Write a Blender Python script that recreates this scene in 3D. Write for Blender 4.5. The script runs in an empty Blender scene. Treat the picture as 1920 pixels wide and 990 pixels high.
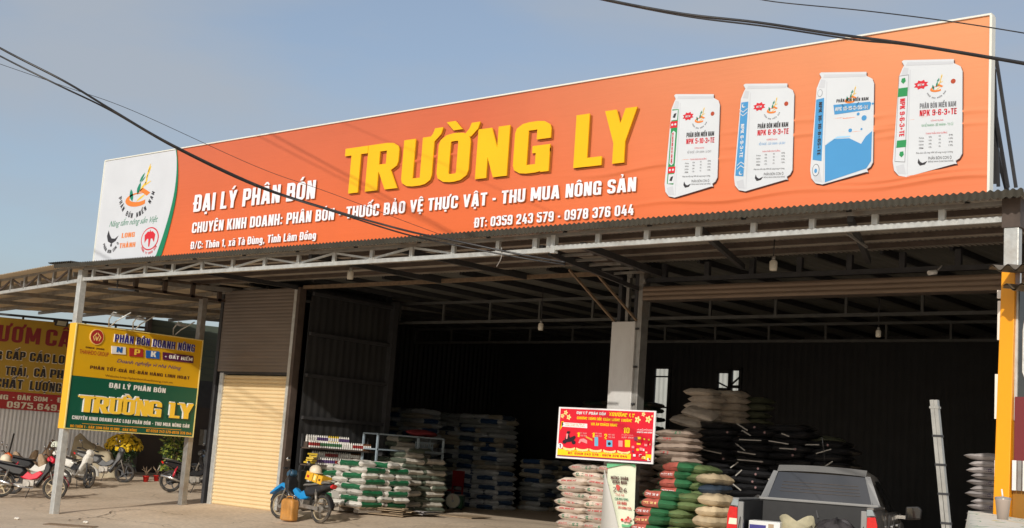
import bpy, math, random
from mathutils import Vector, Matrix, noise
R = math.radians
sc = bpy.context.scene
col = sc.collection
rnd = random.Random(7)

# ------------------------------------------------------------------ camera
F, W0, H0, EYE = 2428.7, 1920.0, 990.0, 1.8
yaw, pit, rol = R(40.52), R(8.49), R(4.046)
fw = Vector((-math.sin(yaw)*math.cos(pit), math.cos(yaw)*math.cos(pit), math.sin(pit)))
rt = Vector((math.cos(yaw), math.sin(yaw), 0)); up = rt.cross(fw)
c_, s_ = math.cos(rol), math.sin(rol)
rt2 = rt*c_ + up*s_; up2 = up*c_ - rt*s_
cam = bpy.data.objects.new('camera', bpy.data.cameras.new('camera')); col.objects.link(cam)
cam.matrix_world = Matrix(((rt2.x, up2.x, -fw.x, 0), (rt2.y, up2.y, -fw.y, 0), (rt2.z, up2.z, -fw.z, EYE), (0, 0, 0, 1)))
cam.data.sensor_width = 36; cam.data.lens = 36*F/W0; cam.data.clip_end = 3000; cam.data.clip_start = .1
sc.camera = cam
EYEV = Vector((0, 0, EYE))
def ray(x, y): return fw + rt2*((x-W0/2)/F) - up2*((y-H0/2)/F)
def aY(x, y, Y): d = ray(x, y); return EYEV + d*(Y/d.y)
def aX(x, y, X): d = ray(x, y); return EYEV + d*(X/d.x)
def aZ(x, y, Z): d = ray(x, y); return EYEV + d*((Z-EYE)/d.z)

# ------------------------------------------------------------------ light
SUN_EL, SUN_AZ = R(24.5), math.atan2(-.92, .38)      # the sun stands behind the camera, to the right
sdir = Vector((math.cos(SUN_EL)*math.cos(SUN_AZ), math.cos(SUN_EL)*math.sin(SUN_AZ), math.sin(SUN_EL)))
sun = bpy.data.objects.new('sun', bpy.data.lights.new('sun', 'SUN')); col.objects.link(sun)
sun.data.energy = 2.7; sun.data.angle = R(.55); sun.data.color = (1, .945, .86)
sun.rotation_euler = sdir.to_track_quat('Z', 'Y').to_euler(); sun.location = (20, -30, 30)
world = bpy.data.worlds.new('World'); sc.world = world; world.use_nodes = True
wn = world.node_tree; wn.nodes.clear()
def N(t, k, **a):
    n = t.nodes.new(k)
    for q, v in a.items(): setattr(n, q, v)
    return n
wo = N(wn, 'ShaderNodeOutputWorld'); wb = N(wn, 'ShaderNodeBackground'); wb.inputs[1].default_value = .125
sk = N(wn, 'ShaderNodeTexSky', sky_type='NISHITA'); sk.sun_disc = False
sk.sun_elevation = SUN_EL; sk.sun_rotation = math.atan2(sdir.x, sdir.y); sk.air_density = 1.0; sk.dust_density = 2.2; sk.ozone_density = 1.6
tc = N(wn, 'ShaderNodeTexCoord'); mp = N(wn, 'ShaderNodeMapping'); mp.inputs['Scale'].default_value = (1, 1.3, 4.2)
nz = N(wn, 'ShaderNodeTexNoise'); nz.inputs['Scale'].default_value = 2.6; nz.inputs['Detail'].default_value = 5; nz.inputs['Roughness'].default_value = .5
cr = N(wn, 'ShaderNodeValToRGB'); cr.color_ramp.elements[0].position = .36; cr.color_ramp.elements[1].position = .64
cr.color_ramp.elements[0].color = (.34, .34, .34, 1); cr.color_ramp.elements[1].color = (.82, .82, .82, 1)
mx = N(wn, 'ShaderNodeMix', data_type='RGBA'); mx.inputs[7].default_value = (3.1, 3.35, 3.7, 1)
L = wn.links.new
L(tc.outputs['Generated'], mp.inputs[0]); L(mp.outputs[0], nz.inputs[0]); L(nz.outputs['Fac'], cr.inputs[0]); L(cr.outputs[0], mx.inputs[0])
L(sk.outputs[0], mx.inputs[6]); L(mx.outputs[2], wb.inputs[0]); L(wb.outputs[0], wo.inputs[0])
vs = sc.view_settings; vs.view_transform = 'Standard'; vs.look = 'None'; vs.exposure = .12; vs.gamma = 1
sc.cycles.max_bounces = 6; sc.cycles.diffuse_bounces = 3; sc.cycles.glossy_bounces = 3

# ------------------------------------------------------------------ materials
def srgb(r, g, b): return tuple(((v/255)/12.92 if v/255 <= .04045 else ((v/255+.055)/1.055)**2.4) for v in (r, g, b))
_m = {}
def mat(name, c, rough=.6, metal=0, var=.12, scale=3, bump=0, bscale=40, spec=.5, trans=0, dirt=None, dscale=1.5, stretch=None, coat=0):
    if name in _m: return _m[name]
    m = bpy.data.materials.new(name); m.use_nodes = True; t = m.node_tree; b = t.nodes['Principled BSDF']; l = t.links.new
    b.inputs['Roughness'].default_value = rough; b.inputs['Metallic'].default_value = metal
    b.inputs['Specular IOR Level'].default_value = spec; b.inputs['Coat Weight'].default_value = coat
    if trans: b.inputs['Transmission Weight'].default_value = trans
    co = N(t, 'ShaderNodeTexCoord'); src = co.outputs['Object']
    if stretch:
        q = N(t, 'ShaderNodeMapping'); q.inputs['Scale'].default_value = stretch; l(src, q.inputs[0]); src = q.outputs[0]
    n = N(t, 'ShaderNodeTexNoise'); n.inputs['Scale'].default_value = scale; n.inputs['Detail'].default_value = 6; l(src, n.inputs[0])
    r = N(t, 'ShaderNodeValToRGB'); r.color_ramp.elements[0].position = .3; r.color_ramp.elements[1].position = .7
    r.color_ramp.elements[0].color = tuple(v*(1-var) for v in c)+(1,); r.color_ramp.elements[1].color = tuple(min(1, v*(1+var)) for v in c)+(1,)
    l(n.outputs['Fac'], r.inputs[0]); out = r.outputs[0]
    if dirt:
        n2 = N(t, 'ShaderNodeTexNoise'); n2.inputs['Scale'].default_value = dscale; n2.inputs['Detail'].default_value = 8; n2.inputs['Roughness'].default_value = .65; l(src, n2.inputs[0])
        r2 = N(t, 'ShaderNodeValToRGB'); r2.color_ramp.elements[0].position = .5; r2.color_ramp.elements[1].position = .72
        r2.color_ramp.elements[1].color = (dirt[3],)*3+(1,) if len(dirt) > 3 else (.6, .6, .6, 1)
        l(n2.outputs['Fac'], r2.inputs[0]); x = N(t, 'ShaderNodeMix', data_type='RGBA'); l(r2.outputs[0], x.inputs[0]); l(out, x.inputs[6]); x.inputs[7].default_value = tuple(dirt[:3])+(1,); out = x.outputs[2]
    l(out, b.inputs['Base Color'])
    if bump:
        n3 = N(t, 'ShaderNodeTexNoise'); n3.inputs['Scale'].default_value = bscale; n3.inputs['Detail'].default_value = 5; l(src, n3.inputs[0])
        bp = N(t, 'ShaderNodeBump'); bp.inputs['Strength'].default_value = bump; bp.inputs['Distance'].default_value = .02; l(n3.outputs['Fac'], bp.inputs['Height']); l(bp.outputs[0], b.inputs['Normal'])
    _m[name] = m; m['out'] = 0
    return m
galv = mat('galvanised', (.56, .57, .55), .42, .4, .14, 9, .15, 30, dirt=(.40, .34, .27, .45), dscale=3)
galvd = mat('galvanised_old', (.30, .29, .27), .5, .5, .18, 7, dirt=(.22, .15, .10, .6), dscale=3)
steel_b = mat('brown_steel', (.085, .062, .050), .55, .1, .2, 6)
steel_d = mat('dark_steel', (.045, .045, .048), .55, .2, .2, 6)
rust = mat('rusty_steel', (.20, .14, .09), .7, .2, .25, 12)
sheet = mat('sheet_metal', (.40, .36, .31), .45, .25, .1, 1.4, dirt=(.26, .21, .16, .5), dscale=.8)
sheet_edge = mat('sheet_edge', (.055, .050, .038), .55, .3, .15, 4)
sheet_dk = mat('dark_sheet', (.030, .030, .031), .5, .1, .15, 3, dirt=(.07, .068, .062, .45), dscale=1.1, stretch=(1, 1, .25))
sheet_wh = mat('white_sheet', (.76, .79, .84), .45, 0, .05, 2, dirt=(.58, .54, .48, .35), dscale=1.2, stretch=(1, 1, .3))
white_p = mat('white_paint', (.74, .74, .72), .5, 0, .05, 4, dirt=(.5, .46, .4, .3), dscale=3)
black = mat('black_plastic', (.018, .018, .02), .38, 0, .25, 8, dirt=(.11, .09, .07, .35), dscale=5)
rubber = mat('tyre_rubber', (.030, .028, .026), .85, 0, .2, 10, dirt=(.22, .17, .12, .7), dscale=4)
chrome = mat('chrome', (.55, .55, .55), .22, .95, .1, 10)
alloy = mat('engine_alloy', (.28, .26, .23), .5, .6, .25, 14, dirt=(.23, .17, .12, .6), dscale=8)
red_l = mat('red_lens', (.62, .012, .012), .15, 0, .1, 30, coat=.5)
redp = mat('red_paint', (.55, .03, .05), .3, 0, .1, 6, coat=.4)
concrete = mat('concrete', (.35, .30, .24), .9, 0, .1, 2, .3, 20)
wood = mat('raw_wood', (.40, .29, .19), .8, 0, .3, 6, .5, 18, dirt=(.10, .07, .05, .7), dscale=7)
card = mat('cardboard', (.42, .31, .20), .85, 0, .12, 5)
orange_flat = None

# ------------------------------------------------------------------ object helpers
def tag(o, label=None, cat=None, group=None, kind=None):
    if label: o['label'] = label
    if cat: o['category'] = cat
    if group: o['group'] = group
    if kind: o['kind'] = kind
    return o
def empty(name, loc, rz=0, label=None, cat=None, group=None):
    o = bpy.data.objects.new(name, None); col.objects.link(o); o.location = loc; o.rotation_euler[2] = rz; o.empty_display_size = .2
    return tag(o, label, cat, group)
def link(name, me, parent=None, world_space=False):
    o = bpy.data.objects.new(name, me); col.objects.link(o)
    if parent is not None:
        o.parent = parent
        if world_space:
            p = parent; off = Vector(p.location)
            while p.parent: p = p.parent; off += Vector(p.location)
            o.location = -off
    return o
class MB:
    def __init__(s): s.v = []; s.f = []; s.mi = []; s.sm = []; s.M = None; s.mats = []; s.cur = 0
    def mat(s, m):
        if m not in s.mats: s.mats.append(m)
        s.cur = s.mats.index(m); return s
    def add(s, vs, fs, smooth=False):
        b = len(s.v)
        for p in vs:
            p = Vector(p); s.v.append(s.M @ p if s.M else p)
        for f in fs: s.f.append([b+i for i in f]); s.mi.append(s.cur); s.sm.append(smooth)
        return s
    def box(s, c, d, rot=None):
        x, y, z = [q/2 for q in d]; c = Vector(c)
        P = [Vector((i*x, j*y, k*z)) for i in (-1, 1) for j in (-1, 1) for k in (-1, 1)]
        if rot is not None: P = [rot @ p for p in P]
        return s.add([c+p for p in P], [(0, 1, 3, 2), (4, 6, 7, 5), (0, 4, 5, 1), (2, 3, 7, 6), (0, 2, 6, 4), (1, 5, 7, 3)])
    def b2(s, a, b): return s.box([(a[i]+b[i])/2 for i in range(3)], [abs(a[i]-b[i]) for i in range(3)])
    def bar(s, a, b, w, h=None, upv=(0, 0, 1)):
        a = Vector(a); b = Vector(b); h = h or w; d = (b-a); ln = d.length; d.normalize(); u = Vector(upv)
        if abs(d.dot(u)) > .95: u = Vector((0, 1, 0))
        r = d.cross(u).normalized(); u = r.cross(d)
        P = [q + r*i*w/2 + u*j*h/2 for q in (a, b) for i, j in ((-1, -1), (1, -1), (1, 1), (-1, 1))]
        return s.add(P, [(0, 3, 2, 1), (4, 5, 6, 7), (0, 1, 5, 4), (1, 2, 6, 5), (2, 3, 7, 6), (3, 0, 4, 7)])
    def tube(s, pts, r, n=8, close=False, cap=True):
        pts = [Vector(p) for p in pts]; m = len(pts); rs = r if isinstance(r, (list, tuple)) else [r]*m; V = []; pr = None
        for i, p in enumerate(pts):
            d = (pts[(i+1) % m]-pts[i-1]) if close else (pts[min(i+1, m-1)]-pts[max(i-1, 0)])
            d.normalize()
            if pr is None: pr = d.orthogonal().normalized()
            pr = (pr-d*pr.dot(d)); pr = pr.normalized() if pr.length > 1e-5 else d.orthogonal().normalized()
            q = d.cross(pr)
            V += [p+(pr*math.cos(2*math.pi*k/n)+q*math.sin(2*math.pi*k/n))*rs[i] for k in range(n)]
        Fs = []
        for i in range(m if close else m-1):
            j = (i+1) % m
            for k in range(n): Fs.append((i*n+k, i*n+(k+1) % n, j*n+(k+1) % n, j*n+k))
        s.add(V, Fs, True)
        if cap and not close:
            b = len(s.v)-m*n; s.f.append([b+k for k in range(n)][::-1]); s.mi.append(s.cur); s.sm.append(False)
            s.f.append([b+(m-1)*n+k for k in range(n)]); s.mi.append(s.cur); s.sm.append(False)
        return s
    def ring(s, c, axis, Rr, r, n=24, k=8):
        a = Vector(axis).normalized(); u = a.orthogonal().normalized(); w = a.cross(u); c = Vector(c)
        return s.tube([c+(u*math.cos(2*math.pi*i/n)+w*math.sin(2*math.pi*i/n))*Rr for i in range(n)], r, k, True)
    def cyl(s, a, b, r, n=16): return s.tube([a, b], r, n)
    def lathe(s, c, prof, n=16, axis=(0, 0, 1), smooth=True):
        a = Vector(axis).normalized(); u = a.orthogonal().normalized(); w = a.cross(u); c = Vector(c); V = []
        for r, h in prof: V += [c+a*h+(u*math.cos(2*math.pi*k/n)+w*math.sin(2*math.pi*k/n))*r for k in range(n)]
        Fs = [(i*n+k, i*n+(k+1) % n, (i+1)*n+(k+1) % n, (i+1)*n+k) for i in range(len(prof)-1) for k in range(n)]
        return s.add(V, Fs, smooth)
    def prism(s, poly, y0, y1, taper=1.0, plane='xz'):
        cx = sum(p[0] for p in poly)/len(poly); cz = sum(p[1] for p in poly)/len(poly); n = len(poly)
        ym = (y0+y1)/2; hw = (y1-y0)/2
        rows = [(y0, taper), (ym-hw*.55, 1), (ym+hw*.55, 1), (y1, taper)] if taper != 1 else [(y0, 1), (y1, 1)]
        V = []
        for y, t in rows:
            for p in poly:
                a, b = cx+(p[0]-cx)*t, cz+(p[1]-cz)*t
                V.append((a, y, b) if plane == 'xz' else ((y, a, b) if plane == 'yz' else (a, b, y)))
        m = len(rows); Fs = [tuple(range(n)), tuple(range((m-1)*n, m*n))[::-1]]
        for j in range(m-1):
            for k in range(n): Fs.append((j*n+k, (j+1)*n+k, (j+1)*n+(k+1) % n, j*n+(k+1) % n))
        return s.add(V, Fs)
    def grid(s, fn, nu, nv, smooth=True):
        V = [fn(i/nu, j/nv) for i in range(nu+1) for j in range(nv+1)]
        return s.add(V, [(i*(nv+1)+j, (i+1)*(nv+1)+j, (i+1)*(nv+1)+j+1, i*(nv+1)+j+1) for i in range(nu) for j in range(nv)], smooth)
    def corr(s, o, U, V, Nn, pitch=.085, amp=.012, seg=6, nv=1, th=.003):
        o = Vector(o); U = Vector(U); V = Vector(V); Nn = Vector(Nn); n = max(2, int(U.length/pitch*seg))
        for k in ((0, 1) if th else (0,)):
            s.grid(lambda a, b, k=k: o+U*a+V*b+Nn*(amp*math.sin(2*math.pi*a*U.length/pitch)+k*th), n, nv)
        return s
    def mesh(s, m=None, name='m', recalc=True):
        me = bpy.data.meshes.new(name); me.from_pydata([tuple(v) for v in s.v], [], s.f)
        for q in (s.mats or [m]): me.materials.append(q)
        me.polygons.foreach_set('use_smooth', s.sm)
        if s.mats: me.polygons.foreach_set('material_index', s.mi)
        if recalc:
            import bmesh
            bm = bmesh.new(); bm.from_mesh(me); bmesh.ops.recalc_face_normals(bm, faces=bm.faces); bm.to_mesh(me); bm.free()
        me.update(); return me
    def build(s, name, m=None, parent=None, ws=False, bev=0):
        o = link(name, s.mesh(m, name), parent, ws)
        if bev:
            b = o.modifiers.new('bevel', 'BEVEL'); b.width = bev; b.segments = 2; b.limit_method = 'ANGLE'; b.angle_limit = R(35)
        return o
def ORD(n): return ['first', 'second', 'third', 'fourth', 'fifth', 'sixth', 'seventh', 'eighth', 'ninth', 'tenth', 'eleventh', 'twelfth', 'thirteenth', 'fourteenth', 'fifteenth', 'sixteenth', 'seventeenth', 'eighteenth', 'nineteenth', 'twentieth'][n-1] if n <= 20 else '%dth' % n
def copy_tree(o, parent=None):
    kids = [c for c in bpy.data.objects if c.parent == o]
    c = o.copy(); col.objects.link(c); c.parent = parent
    for k in kids: copy_tree(k, c)
    return c

# text -----------------------------------------------------------------
class Fr:                                   # a vertical plane: origin, U to the right, Z up, normal towards the viewer
    def __init__(s, o, U): s.o = Vector(o); s.U = Vector(U).normalized(); s.V = Vector((0, 0, 1)); s.n = s.U.cross(s.V)
    def P(s, u, v, n=0): return s.o+s.U*u+s.V*v+s.n*n
    def uv(s, x, y, off=0):
        d = ray(x, y); o = s.o+s.n*off; t = (o-EYEV).dot(s.n)/d.dot(s.n); p = EYEV+d*t-o; return p.dot(s.U), p.z
# condensed heavy lettering drawn stroke by stroke (so that accents and digits stay clean when bold)
import unicodedata
TV, TH = .19, .165
def _round(pts, r, closed):
    out = []; n = len(pts)
    for i, p in enumerate(pts):
        if not closed and i in (0, n-1): out.append(p); continue
        a = Vector(pts[i-1]); c = Vector(pts[(i+1) % n]); p = Vector(p); u = (a-p); v = (c-p); rr = min(r, u.length*.49, v.length*.49); u.normalize(); v.normalize()
        p0 = p+u*rr; p2 = p+v*rr
        for k in (0, .3, .7, 1): out.append(tuple(p0*(1-k)**2+p*2*k*(1-k)+p2*k*k))
    return out
def glyph(ch, w=.5):
    """list of polygons (each a list of (x,y)) and the advance"""
    Lx, Rx, B, T = TV/2, w-TV/2, TH/2, 1-TH/2; P = []
    def path(pts, closed=False, r=.10, tv=TV, th=TH):
        q = _round(pts, r, closed); n = len(q); o = []
        for i in range(n):
            a = Vector(q[i-1] if (closed or i) else q[0]); c = Vector(q[(i+1) % n] if (closed or i < n-1) else q[-1]); d = (c-a).normalized(); nn = Vector((-d.y, d.x)); o.append((q[i][0]+nn.x*tv/2, q[i][1]+nn.y*th/2, q[i][0]-nn.x*tv/2, q[i][1]-nn.y*th/2))
        P.append(('s', o, closed))
    def D(x0, y0, x1, y1, wx=TV*1.05): P.append(('p', [(x0-wx/2, y0), (x0+wx/2, y0), (x1+wx/2, y1), (x1-wx/2, y1)]))
    def V(x, y0=0, y1=1, t=TV): P.append(('p', [(x-t/2, y0), (x+t/2, y0), (x+t/2, y1), (x-t/2, y1)]))
    def H(y, x0=0, x1=None, t=TH): x1 = w if x1 is None else x1; P.append(('p', [(x0, y-t/2), (x1, y-t/2), (x1, y+t/2), (x0, y+t/2)]))
    c = ch
    if c == ' ': return [], .22
    if c in '-–': H(.42, .03, .25); return P, .28
    if c == '.': V(.1, 0, .17, .15); return P, .2
    if c == ',': V(.1, 0, .17, .15); D(.06, -.12, .12, 0, .1); return P, .2
    if c == ':': V(.1, .05, .22, .15); V(.1, .5, .67, .15); return P, .2
    if c == '+': H(.42, .02, .40, .12); V(.21, .2, .64, .12); return P, .42
    if c == '/': D(.08, -.05, .32, 1.05, .13); return P, .4
    if c == '%': D(.1, 0, .4, 1, .1); path([(.08, .6), (.08, .95), (.2, .95), (.2, .6)], True, .05, .09, .08); path([(.3, .05), (.3, .4), (.42, .4), (.42, .05)], True, .05, .09, .08); return P, .5
    if c == '1': V(.2); D(.03, .72, .14, .9, .13); return P, .30
    if c == 'I': V(Lx); return P, TV
    if c == 'A': w = .56; D(.10, 0, .245, 1, .2); D(.46, 0, .315, 1, .2); H(.25, .14, .42, .14); return P, w
    if c == 'B': V(Lx); path([(Lx, T), (Rx-.015, T), (Rx-.015, .52), (Lx, .52)]); path([(Lx, .52), (Rx, .52), (Rx, B), (Lx, B)])
    elif c == 'C': path([(Rx, .64), (Rx, T), (Lx, T), (Lx, B), (Rx, B), (Rx, .36)])
    elif c == 'D': V(Lx); path([(Lx, B), (Rx, B), (Rx, T), (Lx, T)])
    elif c == 'Đ': V(Lx); path([(Lx, B), (Rx, B), (Rx, T), (Lx, T)]); H(.5, -.07, .27, .12)
    elif c == 'E': V(Lx); H(B, 0, .40); H(T, 0, .40); H(.51, 0, .37); return P, .41
    elif c == 'F': V(Lx); H(T, 0, .40); H(.5, 0, .37); return P, .40
    elif c == 'G': path([(Rx, .64), (Rx, T), (Lx, T), (Lx, B), (Rx-.0, B), (Rx, .5)]); H(.45, .26, w, .14); V(Rx+.04, 0, .45, .11)
    elif c == 'H': V(Lx); V(Rx); H(.5, Lx, Rx)
    elif c == 'K': V(Lx); D(.24, .42, Rx+.0, 1); D(Rx+.01, 0, .27, .58); return P, .52
    elif c == 'L': V(Lx); H(B, 0, .40); return P, .41
    elif c == 'M': w = .68; V(Lx); V(w-Lx); D(.34, .15, .13, 1, .17); D(.34, .15, .55, 1, .17); return P, w
    elif c == 'N': V(Lx, t=.17); V(Rx, t=.17); D(Rx-.03, 0, Lx+.03, 1, .18)
    elif c in 'O0': path([(Lx, B), (Lx, T), (Rx, T), (Rx, B)], True, .13)
    elif c == 'P': V(Lx); path([(Lx, T), (Rx, T), (Rx, .43), (Lx, .43)])
    elif c == 'R': V(Lx); path([(Lx, T), (Rx-.01, T), (Rx-.01, .47), (Lx, .47)]); D(Rx+.005, 0, .27, .47, .19)
    elif c == 'S': path([(Rx, .70), (Rx, T), (Lx, T), (Lx, .56), (Rx, .44), (Rx, B), (Lx, B), (Lx, .30)], r=.11)
    elif c == 'T': H(T, 0, .46); V(.23); return P, .46
    elif c == 'U': path([(Lx, 1), (Lx, B), (Rx, B), (Rx, 1)])
    elif c == 'V': D(.27, 0, .09, 1, .18); D(.27, 0, .45, 1, .18); return P, .54
    elif c == 'W': D(.2, 0, .09, 1, .15); D(.2, 0, .36, 1, .13); D(.52, 0, .36, 1, .13); D(.52, 0, .63, 1, .15); return P, .72
    elif c == 'X': D(.1, 0, .42, 1, .2); D(.42, 0, .1, 1, .2); return P, .52
    elif c == 'Y': V(.27, 0, .45); D(.27, .38, .10, 1, .19); D(.27, .38, .44, 1, .19); return P, .54
    elif c == 'Z': H(T, 0, .45); H(B, 0, .45); D(.12, B, .34, T, .2); return P, .46
    elif c == '2': path([(Lx, .66), (Lx, T), (Rx, T), (Rx, .56), (Lx+.02, .2), (Lx+.02, .05)], r=.1); H(B, .02, w-.02)
    elif c == '3': path([(Lx, .7), (Lx, T), (Rx, T), (Rx, .52), (.2, .52)]); path([(.2, .52), (Rx, .52), (Rx, B), (Lx, B), (Lx, .3)])
    elif c == '4': D(.1, .25, .27, 1, .17); H(.27, .02, w, .15); V(Rx-.04, 0, .62)
    elif c == '5': path([(w-.03, T), (Lx, T), (Lx, .56)], r=.01); path([(Lx, .40+.17), (Rx, .58), (Rx, B), (Lx, B), (Lx, .3)])
    elif c == '6': path([(Lx, B), (Lx, .53), (Rx, .53), (Rx, B)], True); path([(Rx, .70), (Rx, T), (Lx, T), (Lx, .3)])
    elif c == '7': H(T, 0, .47); D(.15, 0, .37, T, .19); return P, .47
    elif c == '8': path([(Lx, B), (Lx, .51), (Rx, .51), (Rx, B)], True); path([(Lx+.01, .51), (Lx+.01, T), (Rx-.01, T), (Rx-.01, .51)], True)
    elif c == '9': path([(Lx, .47), (Lx, T), (Rx, T), (Rx, .47)], True); path([(Rx, .7), (Rx, B), (Lx, B), (Lx, .30)])
    # lower case (x height .74)
    elif c in 'hnmuoaxgitcđvđd':
        X = .74; w = .45; Rx = w-TV/2; t = X-TH/2
        if c == 'h': V(Lx); path([(Lx, .4), (Lx, t), (Rx, t), (Rx, 0)])
        elif c == 'n': V(Lx, 0, X); path([(Lx, .4), (Lx, t), (Rx, t), (Rx, 0)])
        elif c == 'm': V(Lx, 0, X); path([(Lx, .4), (Lx, t), (Rx-.03, t), (Rx-.03, 0)], tv=.16); path([(Rx-.03, .4), (Rx-.03, t), (.62, t), (.62, 0)], tv=.16); return P, .70
        elif c == 'u': path([(Lx, X), (Lx, B), (Rx, B), (Rx, .4)]); V(Rx, 0, X)
        elif c == 'o': path([(Lx, B), (Lx, t), (Rx, t), (Rx, B)], True)
        elif c in 'đd': path([(Lx, B), (Lx, t), (Rx, t), (Rx, B)], True); V(Rx); (H(.88, .2, .5, .1) if c == 'đ' else None)
        elif c == 'c': path([(Rx, .5), (Rx, t), (Lx, t), (Lx, B), (Rx, B), (Rx, .26)])
        elif c == 'a': path([(Lx, .55), (Lx, t), (Rx, t), (Rx, .0)]); path([(Rx, .42), (Lx, .40), (Lx, B), (Rx, B)], True, .06)
        elif c == 'x': D(.1, 0, .36, X, .18); D(.36, 0, .1, X, .18)
        elif c == 'v': D(.23, 0, .09, X, .16); D(.23, 0, .37, X, .16)
        elif c == 'g': path([(Lx, .14), (Lx, t), (Rx, t), (Rx, .14)], True); path([(Rx, .6), (Rx, -.14), (Lx, -.14), (Lx, -.08)])
        elif c == 'i': V(Lx, 0, X); V(Lx, .84, 1.0); return P, TV
        elif c == 't': V(.16, 0, 1); H(X-.07, .02, .34, .13); return P, .34
        return P, w
    else: return None, 0
    return P, w
def accents(cm, w, lo):
    P = []; y = 1.06 if not lo else .82; m = w/2
    def D(x0, y0, x1, y1, wx=.11): P.append(('p', [(x0-wx/2, y0), (x0+wx/2, y0), (x1+wx/2, y1), (x1-wx/2, y1)]))
    if '\u0302' in cm: D(m-.12, y, m-.0, y+.16, .12); D(m+.12, y, m+.0, y+.16, .12); y2 = y+.12; mx = m+.16
    elif '\u0306' in cm:
        for k in range(4): a0 = math.pi*(1+k/4); a1 = math.pi*(1+(k+1)/4); P.append(('p', [(m+.14*math.cos(a0), y+.16+.14*math.sin(a0)), (m+.14*math.cos(a1), y+.16+.14*math.sin(a1)), (m+.07*math.cos(a1), y+.17+.06*math.sin(a1)), (m+.07*math.cos(a0), y+.17+.06*math.sin(a0))]))
        y2 = y+.16; mx = m
    else: y2 = y; mx = m
    if '\u0300' in cm: D(mx+.04, y2, mx-.08, y2+.19, .14)
    if '\u0301' in cm: D(mx-.04, y2, mx+.08, y2+.19, .14)
    if '\u0303' in cm: D(m-.14, y, m-.06, y+.12, .1); P.append(('p', [(m-.1, y+.12), (m-.06, y+.15), (m+.1, y+.06), (m+.06, y+.03)])); D(m+.06, y+.03, m+.14, y+.15, .1)
    if '\u0309' in cm: P.append(('p', [(mx-.09, y2+.18), (mx-.07, y2+.24), (mx+.05, y2+.24), (mx+.08, y2+.17), (mx+.03, y2), (mx-.04, y2), (mx, y2+.14)]))
    if '\u0323' in cm: P.append(('p', [(m-.08, -.20), (m+.08, -.20), (m+.08, -.06), (m-.08, -.06)]))
    if '\u031b' in cm: t = 1.0 if not lo else .74; P.append(('p', [(w-.10, t-.06), (w-.0, t-.12), (w+.10, t+.02), (w+.13, t+.16), (w+.0, t+.16), (w-.03, t+.05)]))
    return P
def stroke_mesh(body, width, height, ext=0, shear=0):
    items = []; x = 0
    for ch in body:
        d = unicodedata.normalize('NFD', ch) if ch not in 'Đđ' else ch
        gl, w = glyph(d[0])
        if gl is None: return None
        items.append((x, gl+accents(d[1:], w, d[0].islower() or d[0] == 'đ'), w)); x += w+.075+(.05 if '\u031b' in d else 0)
    tot = x-.075; sx = width/tot; sy = height; V = []; Fc = []; lay = 0
    for x0, gl, w in items:
        for g_ in gl:
            lay = (lay+1) % 5; z = (ext if ext else 0)+lay*.0003
            tr = lambda p: ((x0+p[0]+shear*p[1]*.5)*sx, p[1]*sy)
            if g_[0] == 'p':
                pts = [tr(p) for p in g_[1]]; n = len(pts); b = len(V); V += [(a, c, z) for a, c in pts]; Fc.append(tuple(range(b, b+n)))
                if ext: V += [(a, c, 0) for a, c in pts]; Fc += [(b+k, b+n+k, b+n+(k+1) % n, b+(k+1) % n) for k in range(n)]
            else:
                o = g_[1]; n = len(o); b = len(V); m = 2
                for q in o: V += [tr(q[:2])+(z,), tr(q[2:])+(z,)]
                rng = range(n if g_[2] else n-1)
                for k in rng: j = (k+1) % n; Fc.append((b+2*k, b+2*k+1, b+2*j+1, b+2*j))
                if ext:
                    b2 = len(V)
                    for q in o: V += [tr(q[:2])+(0,), tr(q[2:])+(0,)]
                    for k in rng:
                        j = (k+1) % n; Fc += [(b+2*k, b+2*j, b2+2*j, b2+2*k), (b+2*k+1, b2+2*k+1, b2+2*j+1, b+2*j+1)]
                    if not g_[2]: Fc += [(b, b2, b2+1, b+1), (b+2*n-2, b+2*n-1, b2+2*n-1, b2+2*n-2)]
    me = bpy.data.meshes.new('lettering'); me.from_pydata(V, [], Fc); return me
def text_mesh(body, width, height, bold=.0, ext=0, shear=0):
    if bold > 0:
        me = stroke_mesh(body, width, height, ext, shear)
        if me: me['st'] = 1; return me
    bold = 0; body_ = body
    cu = bpy.data.curves.new('txt', 'FONT'); cu.resolution_u = 3; ob = bpy.data.objects.new('txt', cu)
    cu.body = body; cu.size = 1; cu.offset = bold; cu.shear = shear; cu.extrude = 1 if ext else 0
    me = bpy.data.meshes.new_from_object(ob); bpy.data.objects.remove(ob)
    if not me.vertices: return me
    xs = [v.co.x for v in me.vertices]; x0, x1 = min(xs), max(xs); cap = .682+2*bold
    sx = width/(x1-x0); sy = height/cap
    for v in me.vertices: v.co = ((v.co.x-x0)*sx, (v.co.y+bold)*sy, v.co.z*ext/2 if ext else 0)
    return me
def put_text(fr, body, u, v, width, height, m, parent, bold=.022, ext=0, shear=0, off=.004, name='lettering', vertical=0):
    me = text_mesh(body, width, height, bold, ext, shear); me.materials.append(m)
    for vt in me.vertices:
        a, b, c = vt.co
        if vertical: a, b = b*vertical, -a*vertical
        vt.co = fr.P(u+a, v+b, off+c+(ext/2 if not me.get('st') else 0))
    return link(name, me, parent, True)
def tpx(fr, body, p0, p1, hpx, m, parent, **k):
    u0, v0 = fr.uv(*p0); u1, v1 = fr.uv(*p1); uh, vh = fr.uv(p0[0], p0[1]-hpx)
    return put_text(fr, body, u0, (v0+v1)/2 if abs(v0-v1) < .25 else v0, u1-u0, vh-v0, m, parent, **k)
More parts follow.
